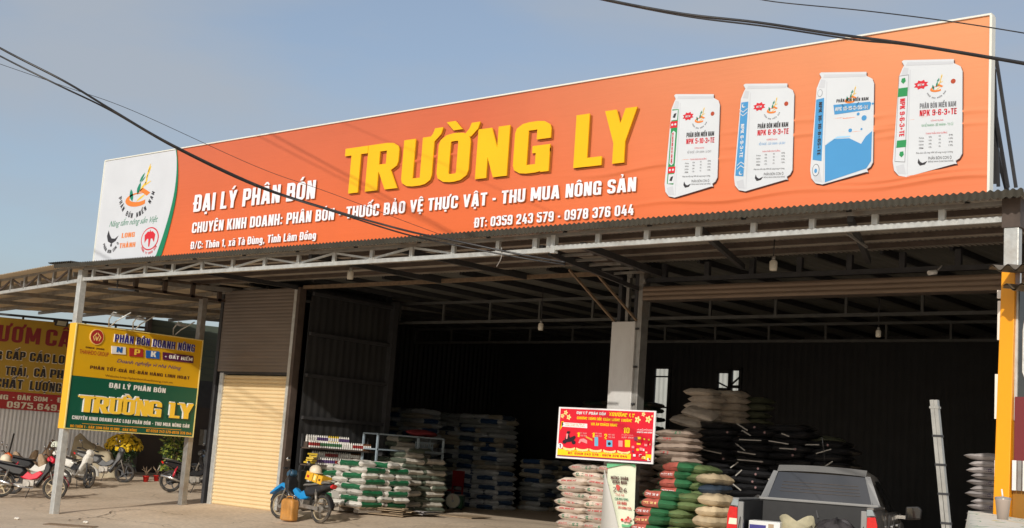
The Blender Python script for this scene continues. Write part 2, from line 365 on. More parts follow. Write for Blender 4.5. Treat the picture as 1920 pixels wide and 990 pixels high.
def arc_text(fr, body, cu_, cv, rad, a0, a1, h, m, parent, bold=.02, off=.004):
    me_all = MB().mat(m); n = len(body)
    for i, ch in enumerate(body):
        if ch == ' ': continue
        t = a0+(a1-a0)*i/(n-1); me = text_mesh(ch, h*.62, h, bold)
        ca, sa = math.cos(t+math.pi/2), math.sin(t+math.pi/2)
        V = []
        for v in me.vertices:
            a, b = v.co.x-h*.31, v.co.y; V.append(fr.P(cu_+rad*math.cos(t)+a*ca-b*sa, cv+rad*math.sin(t)+a*sa+b*ca, off))
        me_all.add(V, [tuple(p.vertices) for p in me.polygons])
    me = me_all.mesh(m, 'lettering', False); return link('lettering', me, parent, True)
def shape(fr, pts, m, parent, off=.002, name='print', th=0):
    b = MB(); n = len(pts); Vv = [fr.P(p[0], p[1], off+th) for p in pts]
    if th:
        Vv += [fr.P(p[0], p[1], off) for p in pts]
        b.add(Vv, [tuple(range(n))]+[(k, (k+1) % n, n+(k+1) % n, n+k) for k in range(n)])
    else: b.add(Vv, [tuple(range(n))])
    return b.build(name, m, parent, True)
def circ(u, v, r, n=20, ry=None, a0=0, a1=2*math.pi): return [(u+r*math.cos(a0+(a1-a0)*i/n), v+(ry or r)*math.sin(a0+(a1-a0)*i/n)) for i in range(n)]
def leafp(u, v, a, ln, w): # a leaf outline from (u,v) in direction a
    ca, sa = math.cos(a), math.sin(a); pr = [(0, 0), (.25, .8), (.5, 1), (.8, .6), (1, 0), (.8, -.5), (.5, -.7), (.25, -.5)]
    return [(u+ln*t*ca-w*q*sa, v+ln*t*sa+w*q*ca) for t, q in pr]
def flat(name, rgb, rough=.5, **k): return mat(name, srgb(*rgb), rough, 0, k.pop('var', .03), 2, **k)

# ------------------------------------------------------------------ ground
def ss(a, b, x): t = max(0, min(1, (x-a)/(b-a))); return t*t*(3-2*t)
def g(x, y):
    right = max(0, min(.42, (y-14.79)*.0789)); left = max(0, min(.42, (y-15)*.05))
    t = ss(-25.6, -24.5, x); z = left*(1-t)+right*t
    lot = .15*ss(12.5, 14, y)+.27*ss(19.4, 20.8, y); k = ss(-11.2, -10.2, x)
    return z*(1-k)+lot*k
def gp(x, y, dz=0):
    z = .2
    for _ in range(12):
        p = aZ(x, y, z+dz); z = g(p.x, p.y)
    return Vector((p.x, p.y, z))
def axis(a, b, st, far):
    v = [a+i*st for i in range(int((b-a)/st)+1)]; d = st
    lo, hi = v[0], v[-1]; pre = []; post = []
    while d < far:
        d *= 1.6; lo -= d; hi += d; pre.append(lo); post.append(hi)
    return pre[::-1]+v+post
gx = axis(-46, 6, .4, 300); gy = axis(2, 40, .3, 300)
V = [(x, y, g(x, y)+.006*noise.noise(Vector((x*.6, y*.6, 0)))) for x in gx for y in gy]; ny = len(gy)
me = bpy.data.meshes.new('ground'); me.from_pydata(V, [], [(i*ny+j, (i+1)*ny+j, (i+1)*ny+j+1, i*ny+j+1) for i in range(len(gx)-1) for j in range(ny-1)])
gm = bpy.data.materials.new('dusty_concrete'); gm.use_nodes = True; t = gm.node_tree; b = t.nodes['Principled BSDF']; b.inputs['Roughness'].default_value = .93; l = t.links.new
co = N(t, 'ShaderNodeTexCoord'); n1 = N(t, 'ShaderNodeTexNoise'); n1.inputs['Scale'].default_value = .55; n1.inputs['Detail'].default_value = 9; n1.inputs['Roughness'].default_value = .62; l(co.outputs['Object'], n1.inputs[0])
r1 = N(t, 'ShaderNodeValToRGB'); e = r1.color_ramp.elements; e[0].position = .32; e[1].position = .68; e[0].color = (.58, .455, .325, 1); e[1].color = (.76, .62, .47, 1); l(n1.outputs['Fac'], r1.inputs[0])
n2 = N(t, 'ShaderNodeTexNoise'); n2.inputs['Scale'].default_value = 14; n2.inputs['Detail'].default_value = 8; l(co.outputs['Object'], n2.inputs[0])
r2 = N(t, 'ShaderNodeValToRGB'); e = r2.color_ramp.elements; e[0].position = .3; e[1].position = .75; e[0].color = (.80, .80, .80, 1); e[1].color = (1.12, 1.12, 1.12, 1); l(n2.outputs['Fac'], r2.inputs[0])
m1 = N(t, 'ShaderNodeMix', data_type='RGBA', blend_type='MULTIPLY'); m1.inputs[0].default_value = 1; l(r1.outputs[0], m1.inputs[6]); l(r2.outputs[0], m1.inputs[7])
n3 = N(t, 'ShaderNodeTexNoise'); n3.inputs['Scale'].default_value = .8; n3.inputs['Detail'].default_value = 4; l(co.outputs['Object'], n3.inputs[0])
vm = N(t, 'ShaderNodeVectorMath', operation='MULTIPLY_ADD'); vm.inputs[1].default_value = (.9, .9, 0); l(n3.outputs['Color'], vm.inputs[0]); l(co.outputs['Object'], vm.inputs[2])
vo = N(t, 'ShaderNodeTexVoronoi', feature='DISTANCE_TO_EDGE'); vo.inputs['Scale'].default_value = .33; l(vm.outputs[0], vo.inputs[0])
r3 = N(t, 'ShaderNodeValToRGB'); e = r3.color_ramp.elements; e[0].position = .0; e[1].position = .0075; e[0].color = (.45, .45, .45, 1); e[1].color = (1, 1, 1, 1); l(vo.outputs['Distance'], r3.inputs[0])
m2 = N(t, 'ShaderNodeMix', data_type='RGBA', blend_type='MULTIPLY'); l(n1.outputs['Fac'], m2.inputs[0]); l(m1.outputs[2], m2.inputs[6]); l(r3.outputs[0], m2.inputs[7]); l(m2.outputs[2], b.inputs['Base Color'])
bp = N(t, 'ShaderNodeBump'); bp.inputs['Strength'].default_value = .35; bp.inputs['Distance'].default_value = .015; l(n2.outputs['Fac'], bp.inputs['Height']); l(bp.outputs[0], b.inputs['Normal'])
me.materials.append(gm); me.polygons.foreach_set('use_smooth', [True]*len(me.polygons)); tag(link('ground', me), kind='structure')

# ------------------------------------------------------------------ the warehouse
YF = 18.6; FL = .42
wh = empty('warehouse', (-14, 18.6, .4), 0, 'open fronted dark metal warehouse full of stacked fertiliser sacks behind the canopy', 'warehouse')
def wp(name, m, b, bev=0): return b.build(name, m, wh, True, bev)
XL, XR, YB = -26.6, -5.2, 31.0
# shells of corrugated sheet
b = MB(); b.corr((-21.72, 18.72, .42), (0, 2.45, 0), (0, 0, 4.75), (1, 0, 0), .20, .006, 6); wp('left_wall_sheet', sheet_dk, b)
for z in (5.06, 4.18, 3.27, 2.35): wp('wall_rail', steel_d, MB().b2((-21.69, 18.72, z-.035), (-21.62, 21.15, z+.035)))
wp('corner_post', steel_d, MB().b2((-21.74, 21.15, .42), (-21.58, 21.31, 5.2)))
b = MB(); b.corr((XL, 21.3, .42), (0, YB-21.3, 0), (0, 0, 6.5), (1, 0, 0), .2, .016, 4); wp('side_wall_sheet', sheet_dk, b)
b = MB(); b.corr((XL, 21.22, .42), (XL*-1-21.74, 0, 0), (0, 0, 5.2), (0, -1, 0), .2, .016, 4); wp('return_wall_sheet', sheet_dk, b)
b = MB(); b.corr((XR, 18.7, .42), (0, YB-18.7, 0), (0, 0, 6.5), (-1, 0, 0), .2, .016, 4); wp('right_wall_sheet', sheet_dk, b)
# back wall with three narrow openings
wins = []
for q in ((1230, 686, 1253, 792), (1348, 694, 1366, 800), (1374, 689, 1386, 800)):
    a = aY(q[0], q[1], YB); c = aY(q[2], q[3], YB); wins.append((a.x, c.x, c.z-.6, a.z-.05))
b = MB(); xs = XL
for (x0, x1, z0, z1) in wins:
    b.corr((xs, YB, .42), (x0-xs, 0, 0), (0, 0, 6.4), (0, -1, 0), .2, .004, 4)
    b.b2((x0, YB-.01, z1), (x1, YB+.01, 6.8)); b.b2((x0, YB-.01, .42), (x1, YB+.01, z0)); xs = x1
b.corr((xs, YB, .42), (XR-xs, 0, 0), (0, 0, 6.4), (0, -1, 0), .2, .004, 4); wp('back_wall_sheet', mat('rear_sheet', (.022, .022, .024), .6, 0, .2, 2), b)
for i, (x0, x1, z0, z1) in enumerate(wins):
    b = MB()
    for x in (x0, x1): b.b2((x-.04, YB-.08, z0), (x+.04, YB-.02, z1))
    for z in (z0, z1): b.b2((x0-.04, YB-.08, z-.04), (x1+.04, YB-.02, z+.04))
    b.b2((x0, YB-.08, z1-.28), (x1, YB-.04, z1-.24)) if i == 0 else b.b2((x0, YB-.08, z1-.52), (x1, YB-.04, z1-.44))
    if i == 0: b.b2((x0, YB-.08, z1-1.15), (x1, YB-.04, z1-1.11))
    if i == 1: b.bar((x0, YB-.06, z1-.28), (x1, YB-.06, z1-.44), .04)
    if i == 2: b.bar((x0, YB-.06, z1-.44), (x1, YB-.06, z1-.2), .04)
    wp('window', steel_d, b)
# hall roof
rz = lambda x, y: 5.42+(y-18.6)*.006
b = MB(); b.corr((XL-.3, 18.55, rz(0, 18.55)), (XR-XL+.6, 0, 0), (0, YB-18.3, .006*(YB-18.3)), (0, 0, 1), .2, .014, 4); wp('hall_roof_sheet', mat('hall_roof', (.115, .115, .105), .6, .1, .1, 3), b)
b = MB(); b.b2((XL, 18.5, 5.36), (XR, 18.66, 6.0)); wp('facade_top_panel', steel_b, b)
steel_t = mat('truss_steel', (.10, .10, .095), .6, .1, .2, 6)
for y in (22.0, 27.0):
    b = MB(); zc = 4.82+.02*(y-22); zt = rz(0, y)-.16
    b.bar((XL, y, zc), (XR, y, zc), .06); b.bar((XL, y, zt), (XR, y, zt), .06)
    x = XL
    while x < XR-.3: b.bar((x, y, zc), (x, y, zt), .05); x += 1.45
    wp('roof_truss', steel_t, b)
for i in range(20): wp('purlin', steel_d, MB().bar((XL+.5+i*1.1, 18.7, rz(0, 18.7)-.06), (XL+.5+i*1.1, YB, rz(0, YB)-.06), .06, .1))
# shutter bay, its posts and the panel above
SX0, SX1 = -24.30, -22.06
scr = flat('shutter_cream', (226, 202, 158), .55, dirt=(.50, .30, .14, .25), dscale=2)
for i in range(35):
    z0 = .30+i*.0835
    if i == 0:
        sb = MB(); sb.grid(lambda a, c: (SX0+(SX1-SX0)*a, YF-.032*math.sin(math.pi*c)**.6, .0835*c), 1, 7); slat_me = sb.mesh(scr, 'slat')
    o = link('slat', slat_me, wh); o.location = Vector((0, 0, z0))-Vector(wh.location)
wp('shutter_guide', galv, MB().b2((SX0-.14, YF-.07, .28), (SX0, YF+.06, 3.27)), .008)
wp('shutter_guide', galv, MB().b2((SX1, YF-.09, .33), (SX1+.11, YF+.05, 5.18)), .008)
wp('door_post', steel_b, MB().b2((SX1+.115, YF-.11, .35), (SX1+.21, YF+.08, 5.18)), .008)
wp('corner_post', steel_d, MB().b2((-24.66, YF-.08, .28), (-24.56, YF+.08, 5.1)), .01)
wp('shutter_lintel', steel_d, MB().b2((SX0-.14, YF-.06, 3.24), (SX1, YF+.04, 3.30)))
ub = mat('upper_shutter', (.20, .165, .14), .5, .2, .12, 2, dirt=(.26, .20, .16, .5), dscale=1.2, stretch=(.4, 1, 3))
b = MB()
for i in range(24): b.grid(lambda a, c, i=i: (SX0-.28+(SX1-SX0+.28)*a, YF-.05-.006*math.sin(math.pi*c)**.7, 3.30+.078*(i+c)), 1, 4)
wp('upper_shutter_panel', ub, b)
b = MB(); b.corr((-24.62, YF, .25), (0, 2.6, 0), (0, 0, 5), (-1, 0, 0), .2, .014, 4); wp('end_wall_sheet', sheet_dk, b)
wp('left_bay_header', rust, MB().b2((SX1+.21, YF-.04, 5.15), (-13.36, YF+.06, 5.22)))
# the clad column between the two bays
clad = mat('column_cladding', (.60, .59, .57), .5, .1, .06, 2, dirt=(.25, .22, .19, .4), dscale=2, stretch=(1, 1, .3))
wp('column_cladding', clad, MB().b2((-13.36, YF-.16, .44), (-12.86, YF+.16, 4.29)), .012)
wp('column_flange', galvd, MB().b2((-12.855, YF-.12, .44), (-12.76, YF+.10, 5.3)), .01)
for x in (-13.30, -12.95): wp('column_core', steel_d, MB().b2((x, YF-.09, 4.291), (x+.07, YF+.09, 5.3)))
wp('column_core', galvd, MB().b2((-13.16, YF-.05, 4.291), (-13.10, YF+.03, 5.2)))
for z in (4.16, 3.5, 2.86): wp('bolt', steel_d, MB().cyl((-12.84, YF-.175, z), (-12.80, YF-.13, z), .018, 8))
# rolled shutter above the right bay
b = MB().mat(mat('brown_shutter', (.21, .15, .105), .55, .1, .1, 3, dirt=(.09, .06, .045, .5), dscale=2, stretch=(.5, 1, 3)))
for i in range(3): b.grid(lambda a, c, i=i: (-12.75+6.9*a, YF-.12-.02*math.sin(math.pi*c)**.6, 4.66+.078*(i+c)), 1, 4)
wp('rolled_shutter', None, b)
wp('shutter_box', steel_b, MB().b2((-12.75, YF-.10, 4.66), (-5.85, YF+.18, 4.905)))
wp('right_bay_beam', steel_d, MB().b2((-12.75, YF-.05, 4.98), (-5.2, YF+.05, 5.06)))
for i in range(9): wp('beam_stud', steel_d, MB().b2((-12.45+i*.86, YF-.04, 5.06), (-12.36+i*.86, YF+.04, 5.3)))
wp('right_jamb', galvd, MB().b2((-5.85, YF-.12, .5), (-5.6, YF+.2, 5.0)))
# light neighbour wall seen through the back openings
nb = empty('neighbour_shed', (-32, 46, 0), 0, 'pale corrugated shed wall glimpsed through the narrow rear openings', 'shed')
b = MB(); b.corr((-52, 46, 0), (40, 0, 0), (0, 0, 10), (0, -1, 0), .22, .02, 6); b.build('wall_sheet', mat('grey_sheet', (.30, .31, .29), .6, 0, .08, 2), nb, True)

# ------------------------------------------------------------------ the front canopy
cn = empty('canopy', (-24.4, 14.79, 0), 0, 'long corrugated metal canopy on a galvanised lattice truss along the shop front', 'canopy')
def cp(name, m, b, bev=0): return b.build(name, m, cn, True, bev)
YT = 14.79
czr = lambda y: 5.145+(y-14.5)*.052
b = MB().mat(sheet); X0c, X1c = -25.1, -4.9
b.corr((X0c, 14.46, czr(14.46)), (X1c-X0c, 0, 0), (0, 4.2, 4.2*.052), (0, 0, 1), .085, .011, 6, 3, .003); cp('roof_sheet', None, b)
b = MB(); b.corr((X0c, 14.455, czr(14.455)-.055), (X1c-X0c, 0, 0), (0, -.02, .085), (0, 0, 1), .085, .012, 6, 1, .004); cp('edge_flashing', sheet_edge, b)
ZB = 4.88
cp('bottom_chord', galv, MB().b2((-24.45, YT-.03, ZB-.035), (-11.87, YT+.03, ZB+.035)), .004)
cp('bottom_chord', galv, MB().b2((-11.82, YT-.03, ZB-.005), (-5.2, YT+.03, ZB+.065)), .004)
cp('top_chord', galvd, MB().b2((-24.45, YT-.03, 5.075), (-5.2, YT+.03, 5.125)), .004)
k = 0; xs = [-24.1+.93*i for i in range(13)]
for i, x in enumerate(xs):
    cp('strut', galv, MB().b2((x-.035, YT-.028, ZB+.035), (x+.035, YT+.028, 5.075)), .004)
for i in range(len(xs)-1):
    xa, xb = xs[i]+.04, xs[i+1]-.04
    if i >= 11: continue
    za, zb_ = (ZB+.05, 5.06) if i % 2 else (5.06, ZB+.05)
    cp('diagonal_brace', galv, MB().bar((xa, YT+.005, za), (xb, YT+.005, zb_), .03, .035))
for x in (-12.2, -11.93, -11.86): cp('strut', galv, MB().b2((x-.045, YT-.03, ZB+.036), (x+.045 if x < -12 else x+.03, YT+.034, 5.075)))
cp('joint_plate', galv, MB().b2((-11.885, YT-.045, ZB-.05), (-11.80, YT+.04, 5.1)))
for i in range(8): x = -11.04+.845*i; cp('strut', galv, MB().b2((x-.04, YT-.028, ZB+.066), (x+.04, YT+.028, 5.075)), .004)
# posts
cp('post', galv, MB().b2((-24.58, YT-.075, 0), (-24.43, YT+.075, 5.08)), .012)
cp('post', steel_b, MB().b2((-5.24, YT-.07, 4.80), (-5.03, YT+.09, 5.14)))
cp('post', galv, MB().b2((-5.22, YT-.06, .2), (-5.05, YT+.06, 4.80)), .01)
cp('post', galvd, MB().b2((-24.60, 17.86, .24), (-24.45, 18.0, 4.92)), .01)
# side truss over the sign
b0 = [(-24.5, YT, 4.86), (-24.5, 18.5, 4.93)]
cp('side_chord', steel_b, MB().bar(b0[0], b0[1], .06)); cp('side_chord', steel_b, MB().bar((-24.5, YT, 5.07), (-24.5, 18.5, 5.25), .06))
for i in range(5): y = YT+.55+i*.75; cp('side_strut', steel_b, MB().b2((-24.53, y-.05, 4.88), (-24.47, y+.05, 5.1+.04*i)))
# purlins and rafters below the sheet
for y in (15.35, 16.1, 16.95, 17.8): cp('purlin', steel_b, MB().bar((-24.9, y, czr(y)-.05), (-5.1, y, czr(y)-.05), .05, .07))
for x in (-21.9, -17.6, -15.4, -10.55, -8.35):
    dx = -1.3 if x > -13 else -.3
    cp('rafter', steel_d, MB().bar((x+(1.2 if x > -13 else .3), YT, 5.05), (x+dx*.2, 18.5, 5.17), .07, .09))
cp('rafter', galvd, MB().bar((-7.5, 15.4, 5.0), (-7.9, 16.9, 5.08), .03))
# bracket from the column out to the truss joint
for x in (-13.3, -12.82):
    cp('brace', rust, MB().bar((x, 18.42, 4.30), (x, 17.05, 5.0), .035))
for x in (-13.25, -12.45): cp('bracket_beam', steel_d, MB().bar((x, 18.5, 5.12), (x+1.1, YT+.05, 4.93), .09, .1))
cp('bracket_beam', steel_d, MB().bar((-12.85, 18.45, 4.86), (-12.0, YT+.1, 4.85), .05, .07))
for i in range(5): cp('bracket_rung', galvd, MB().bar((-13.1+.17*i, 18.0-.6*i, 5.07-.03*i), (-12.4+.17*i, 18.0-.6*i, 5.07-.03*i), .04))
# the two rolls of cable and the lamp pods on the column head
for p in (((-12.9, 18.3, 5.08), .05), ((-12.62, 18.3, 4.96), .045), ((-13.0, 18.33, 4.9), .03)): cp('isolator', galvd, MB().cyl(p[0], (p[0][0]+.02, p[0][1]-.09, p[0][2]), p[1], 10))

# yard canopy carrying on to the left
yc = empty('yard_canopy', (-25, 14.8, 0), 0, 'lower corrugated canopy with beige roof edge over the motorbike yard', 'canopy')
D = Vector((-.985, .175, 0)); Dn = Vector((.175, .985, 0)); A0 = Vector((-24.62, 14.8, 0))
def yp(name, m, b): return b.build(name, m, yc, True)
yp('bottom_chord', galv, MB().bar(A0+Vector((0, 0, 4.86)), A0+D*22+Vector((0, 0, 4.86)), .05, .07))
yp('top_chord', galvd, MB().bar(A0+Vector((0, 0, 5.17)), A0+D*22+Vector((0, 0, 5.17)), .05, .05))
for i in range(24):
    p = A0+D*(.9*i+.6); yp('strut', galvd, MB().bar(p+Vector((0, 0, 4.87)), p+Vector((0, 0, 5.16)), .06))
    q = A0+D*(.9*(i+1)+.6); a, c = (4.89, 5.14) if i % 2 else (5.14, 4.89)
    if i < 23: yp('diagonal_brace', steel_b, MB().bar(p+Vector((0, 0, a)), q+Vector((0, 0, c)), .035))
edge_b = flat('beige_roof_sheet', (205, 188, 160), .5, dirt=(.42, .36, .27, .4))
_c0 = gp(246, 889); _uA = Vector((math.cos(R(58.5)), math.sin(R(58.5)), 0))
def reach(t_):                                  # how deep the roof runs at t_ metres along the front before it meets the side wall
    p = A0+D*t_; nA = Vector((_uA.y, -_uA.x, 0)); return max(.1, min(10.5, (_c0-p).dot(nA)/Dn.dot(nA)-.1))
yz = lambda s_: 5.20+.045*s_
def yroof(a, c_, th=0):
    t_ = -.1+15*a; s_ = -.35+(reach(t_)+.35)*c_; p = A0+D*t_+Dn*s_; return (p.x, p.y, yz(s_)+.014*math.sin(2*math.pi*t_/.1)+th)
b = MB(); b.grid(lambda a, c_: yroof(a, c_), 600, 2); b.grid(lambda a, c_: yroof(a, c_, .004), 600, 2); yp('roof_sheet', edge_b, b)
b = MB(); b.corr(A0+D*6.5+Dn*-6.2+Vector((0, 0, 5.30)), D*14, Dn*6.2+Vector((0, 0, -.08)), (0, 0, 1), .1, .014, 4, 2); yp('added_shade_sheet', edge_b, b)  # added roof out of view, only there to shade the banner wall
for k in (6.6, 12, 17): q = A0+D*k+Dn*-6; yp('added_shade_post', galv, MB().bar(q, q+Vector((0, 0, 5.28)), .12))  # posts carrying the added, unseen shade roof
for i in range(7):
    s_ = .7+1.25*i; p = A0+Dn*s_; tm = max([q*.25 for q in range(60) if reach(q*.25) > s_] or [0])
    if tm > 1: yp('purlin', galvd, MB().bar(p+Vector((0, 0, yz(s_)-.08)), p+D*tm+Vector((0, 0, yz(s_)-.08)), .05, .09))
for i in range(4): t_ = .4+3.2*i; p = A0+D*t_; yp('rafter', galvd, MB().bar(p+Vector((0, 0, 5.02)), p+Dn*(reach(t_)-.3)+Vector((0, 0, yz(reach(t_))-.2)), .06, .10))
b = MB(); b.corr((-25.3, 14.42, 5.20), (.9, 0, 0), (0, .9, .02), (0, 0, 1), .085, .02, 5); yp('ridge_cap', sheet_edge, b)

# back walls of the yard -------------------------------------------------
c0 = gp(246, 889)
wB = Fr(c0, gp(398, 897)-c0); wB.U.z = 0; wB.U.normalize(); wB.n = wB.U.cross(wB.V)
wB = Fr(c0, wB.U)
rear = empty('rear_wall', c0, 0, 'dark rear wall of the yard, green shutter boarding above brown doors', 'wall')
topz = wB.uv(267, 572)[1]-c0.z; midz = wB.uv(330, 685)[1]-c0.z; RW = wB.uv(440, 895)[0]+2
grn = flat('green_grey_boarding', (84, 92, 80), .6); brn = flat('brown_doors', (66, 56, 50), .5, dirt=(.02, .018, .016, .5))
for i in range(9):
    z0 = midz+(topz-midz)*i/9; b = MB(); P = wB.P
    b.add([P(0, z0, 0), P(RW, z0, 0), P(RW, z0+(topz-midz)/9-.015, .03), P(0, z0+(topz-midz)/9-.015, .03), P(0, z0+(topz-midz)/9, 0), P(RW, z0+(topz-midz)/9, 0)], [(0, 1, 2, 3), (3, 2, 5, 4)])
    b.build('board', grn, rear, True)
for i in range(4):
    b = MB(); b.add([wB.P(RW*i/4+.02, -.1, .04), wB.P(RW*(i+1)/4-.02, -.1, .04), wB.P(RW*(i+1)/4-.02, midz*.72, .04), wB.P(RW*i/4+.02, midz*.72, .04)], [(0, 1, 2, 3)]); b.build('door_panel', brn, rear, True)
b = MB(); b.add([wB.P(0, -.1, 0), wB.P(RW, -.1, 0), wB.P(RW, midz+.01, 0), wB.P(0, midz+.01, 0)], [(0, 1, 2, 3)]); b.build('wall_panel', steel_d, rear, True)
b = MB(); b.bar(wB.P(.0, -.1, .06), wB.P(0, topz+.1, .06), .16); b.build('corner_post', steel_b, rear, True)
b = MB(); b.bar(wB.P(0, .03, .14), wB.P(RW, .03, .14), .28, .1); b.build('door_step', concrete, rear, True)
b = MB(); u = wB.uv(389, 806); b.bar(wB.P(u[0]-.2, u[1]-c0.z+.42, .1), wB.P(u[0]-.2, u[1]-c0.z-.1, .1), .32, .1); b.build('meter_box', galvd, rear, True)

azA = R(58.5); U_A = Vector((math.cos(azA), math.sin(azA), 0)); LA = 9.5
wA = Fr(c0-U_A*LA, U_A)
side = empty('side_wall', c0-U_A*LA/2, 0, 'white corrugated side wall of the yard below a yellow banner', 'wall')
zt = lambda x, y: wA.uv(x, y)[1]-0
za = wA.uv(240, 628)[1]-wA.o.z; z1s = wA.uv(120, 605)[1]-wA.o.z; z2s = wA.uv(120, 585)[1]-wA.o.z; z3s = wA.uv(120, 573)[1]-wA.o.z
b = MB(); b.corr(wA.o-Vector((0, 0, .1)), U_A*LA, (0, 0, z1s+.1), wA.n, .12, .012, 6); b.build('wall_sheet', sheet_wh, side, True)
for z in (z1s, (z1s+z2s)/2+.12, z2s+.16): b = MB(); b.bar(wA.P(-1, z, 0), wA.P(LA, z, 0), .06, .07); b.build('rail', steel_d, side, True)
for i in range(12): b = MB(); b.bar(wA.P(-1+i*.95, z1s, 0), wA.P(-1+i*.95, z2s+.18, 0), .05); b.build('post', steel_d, side, True)
# banner on it
bn = empty('nursery_banner', wA.P(LA/2, 2, .1), 0, 'yellow and red nursery banner on the white wall left of the green sign', 'banner')
F2 = Fr(wA.P(0, 0, .08), U_A)
T = lambda x, y: F2.uv(x, y)
yel = flat('banner_yellow', (186, 150, 40)); bred = flat('banner_red', (172, 28, 30)); bmar = flat('banner_maroon', (142, 30, 38)); bink = flat('banner_ink', (34, 28, 32)); bwht = flat('banner_white', (235, 225, 205))
uR = T(262, 700)[0]; v_top = T(60, 600)[1]; v_m = T(60, 737)[1]; v_b = T(60, 770)[1]; uL = T(-160, 700)[0]
shape(F2, [(uL, v_m), (uR, v_m), (uR, v_top), (uL, v_top)], yel, bn, .0, 'banner_sheet', .01)
shape(F2, [(uL, v_b), (uR, v_b), (uR, v_m-.004), (uL, v_m-.004)], bred, bn, .0, 'red_strip', .01)
kw = dict(off=.02)
tpx(F2, 'VƯỜN', (-150, 624), (-18, 635), 31, bmar, bn, bold=.05, **kw)
tpx(F2, 'ƯƠM', (-5, 640), (74, 646), 31, bmar, bn, bold=.05, **kw); tpx(F2, 'CÂY', (84, 648), (158, 654), 31, bmar, bn, bold=.05, **kw)
def outl(fr, body, p0, p1, h, ink, halo, par, bold=.04, **k):
    tpx(fr, body, (p0[0]-1.2, p0[1]+1.2), (p1[0]+1.2, p1[1]+1.2), h+2.4, halo, par, bold=bold+.06, off=k.get('off', .006)-.004); tpx(fr, body, p0, p1, h, ink, par, bold=bold, off=k.get('off', .006))
for body, x0, y0, x1, y1, h in (('CUNG', -52, 670, 3, 674, 16), ('CẤP', 11, 673, 47, 676, 16), ('CÁC', 55, 677, 92, 680, 16), ('LOẠI', 98, 681, 141, 684, 16), ('CÂY', -45, 698, -4, 700, 16), ('TRÁI,', 9, 703, 53, 706, 16), ('CÀ', 63, 706, 86, 708, 16), ('PHÊ', 93, 708, 129, 711, 16), ('CHẤT', -10, 725, 42, 730, 17), ('LƯỢNG', 55, 731, 114, 736, 17), ('UY TÍN', 122, 736, 190, 741, 17)): outl(F2, body, (x0, y0), (x1, y1), h, bink, bwht, bn, off=.022)
for body, x0, y0, x1, y1 in (('ĐĂK GLONG', -75, 744, 15, 748), ('- ĐĂK SOM -', 23, 749, 98, 754), ('ĐĂK NÔNG', 107, 755, 190, 760)): tpx(F2, body, (x0, y0), (x1, y1), 9, bwht, bn, bold=.03, **kw)
tpx(F2, '0975.649.7', (12, 765), (124, 771), 12, bwht, bn, bold=.05, **kw)
fl = empty('floodlight', F2.P(*T(117, 607), .35), 0, 'square floodlight fixed on the yellow banner wall', 'floodlight')
b = MB(); b.bar(F2.P(T(103, 605)[0], T(103, 605)[1], .3), F2.P(T(128, 608)[0], T(128, 608)[1], .3), .18, .22); b.build('housing', steel_d, fl, True, .02)
q = [F2.P(*T(*p), .42) for p in ((106, 611), (123, 613), (126, 605), (109, 603))]; b = MB(); b.add(q, [(0, 1, 2, 3)]); b.build('lens', flat('lamp_lens', (190, 190, 170), .3), fl, True)

# ------------------------------------------------------------------ billboard
bb = empty('billboard', (-14.7, 14.7, 5.2), 0, 'long orange billboard with big yellow raised letters standing on the canopy roof', 'billboard')
FB = Fr((0, 14.70, 0), (1, 0, 0))
BX0, BX1, BZ0, BZ1 = -23.98, -5.40, 5.16, 7.365
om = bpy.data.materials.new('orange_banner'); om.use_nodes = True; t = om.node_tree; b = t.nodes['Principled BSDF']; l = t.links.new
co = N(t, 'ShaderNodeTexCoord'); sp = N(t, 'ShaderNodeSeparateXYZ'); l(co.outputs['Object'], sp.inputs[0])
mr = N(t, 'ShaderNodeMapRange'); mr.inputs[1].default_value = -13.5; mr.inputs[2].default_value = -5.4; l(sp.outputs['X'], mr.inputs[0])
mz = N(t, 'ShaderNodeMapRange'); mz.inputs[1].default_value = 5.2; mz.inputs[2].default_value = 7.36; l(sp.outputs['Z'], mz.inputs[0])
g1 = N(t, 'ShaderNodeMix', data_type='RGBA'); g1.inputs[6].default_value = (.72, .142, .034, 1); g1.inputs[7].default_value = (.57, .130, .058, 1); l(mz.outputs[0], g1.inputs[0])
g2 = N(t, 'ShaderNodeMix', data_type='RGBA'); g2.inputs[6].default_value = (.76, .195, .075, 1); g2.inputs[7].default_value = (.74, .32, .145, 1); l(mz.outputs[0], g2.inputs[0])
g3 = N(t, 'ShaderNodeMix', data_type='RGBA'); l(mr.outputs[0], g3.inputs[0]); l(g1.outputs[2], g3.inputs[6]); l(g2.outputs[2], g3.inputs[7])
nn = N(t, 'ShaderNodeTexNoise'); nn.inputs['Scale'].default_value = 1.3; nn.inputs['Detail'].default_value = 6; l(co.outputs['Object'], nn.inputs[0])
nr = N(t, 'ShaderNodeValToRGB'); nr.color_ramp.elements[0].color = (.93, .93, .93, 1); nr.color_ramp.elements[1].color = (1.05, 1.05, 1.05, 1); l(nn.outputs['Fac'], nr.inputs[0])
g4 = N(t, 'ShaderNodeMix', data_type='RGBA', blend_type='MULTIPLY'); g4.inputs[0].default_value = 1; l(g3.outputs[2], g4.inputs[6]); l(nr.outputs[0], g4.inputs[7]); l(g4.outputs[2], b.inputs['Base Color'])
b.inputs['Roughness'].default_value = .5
mpp = N(t, 'ShaderNodeMapping'); mpp.inputs['Scale'].default_value = (1.1, 1, 16); l(co.outputs['Object'], mpp.inputs[0])
nw = N(t, 'ShaderNodeTexNoise'); nw.inputs['Scale'].default_value = 1.0; nw.inputs['Detail'].default_value = 4; l(mpp.outputs[0], nw.inputs[0])
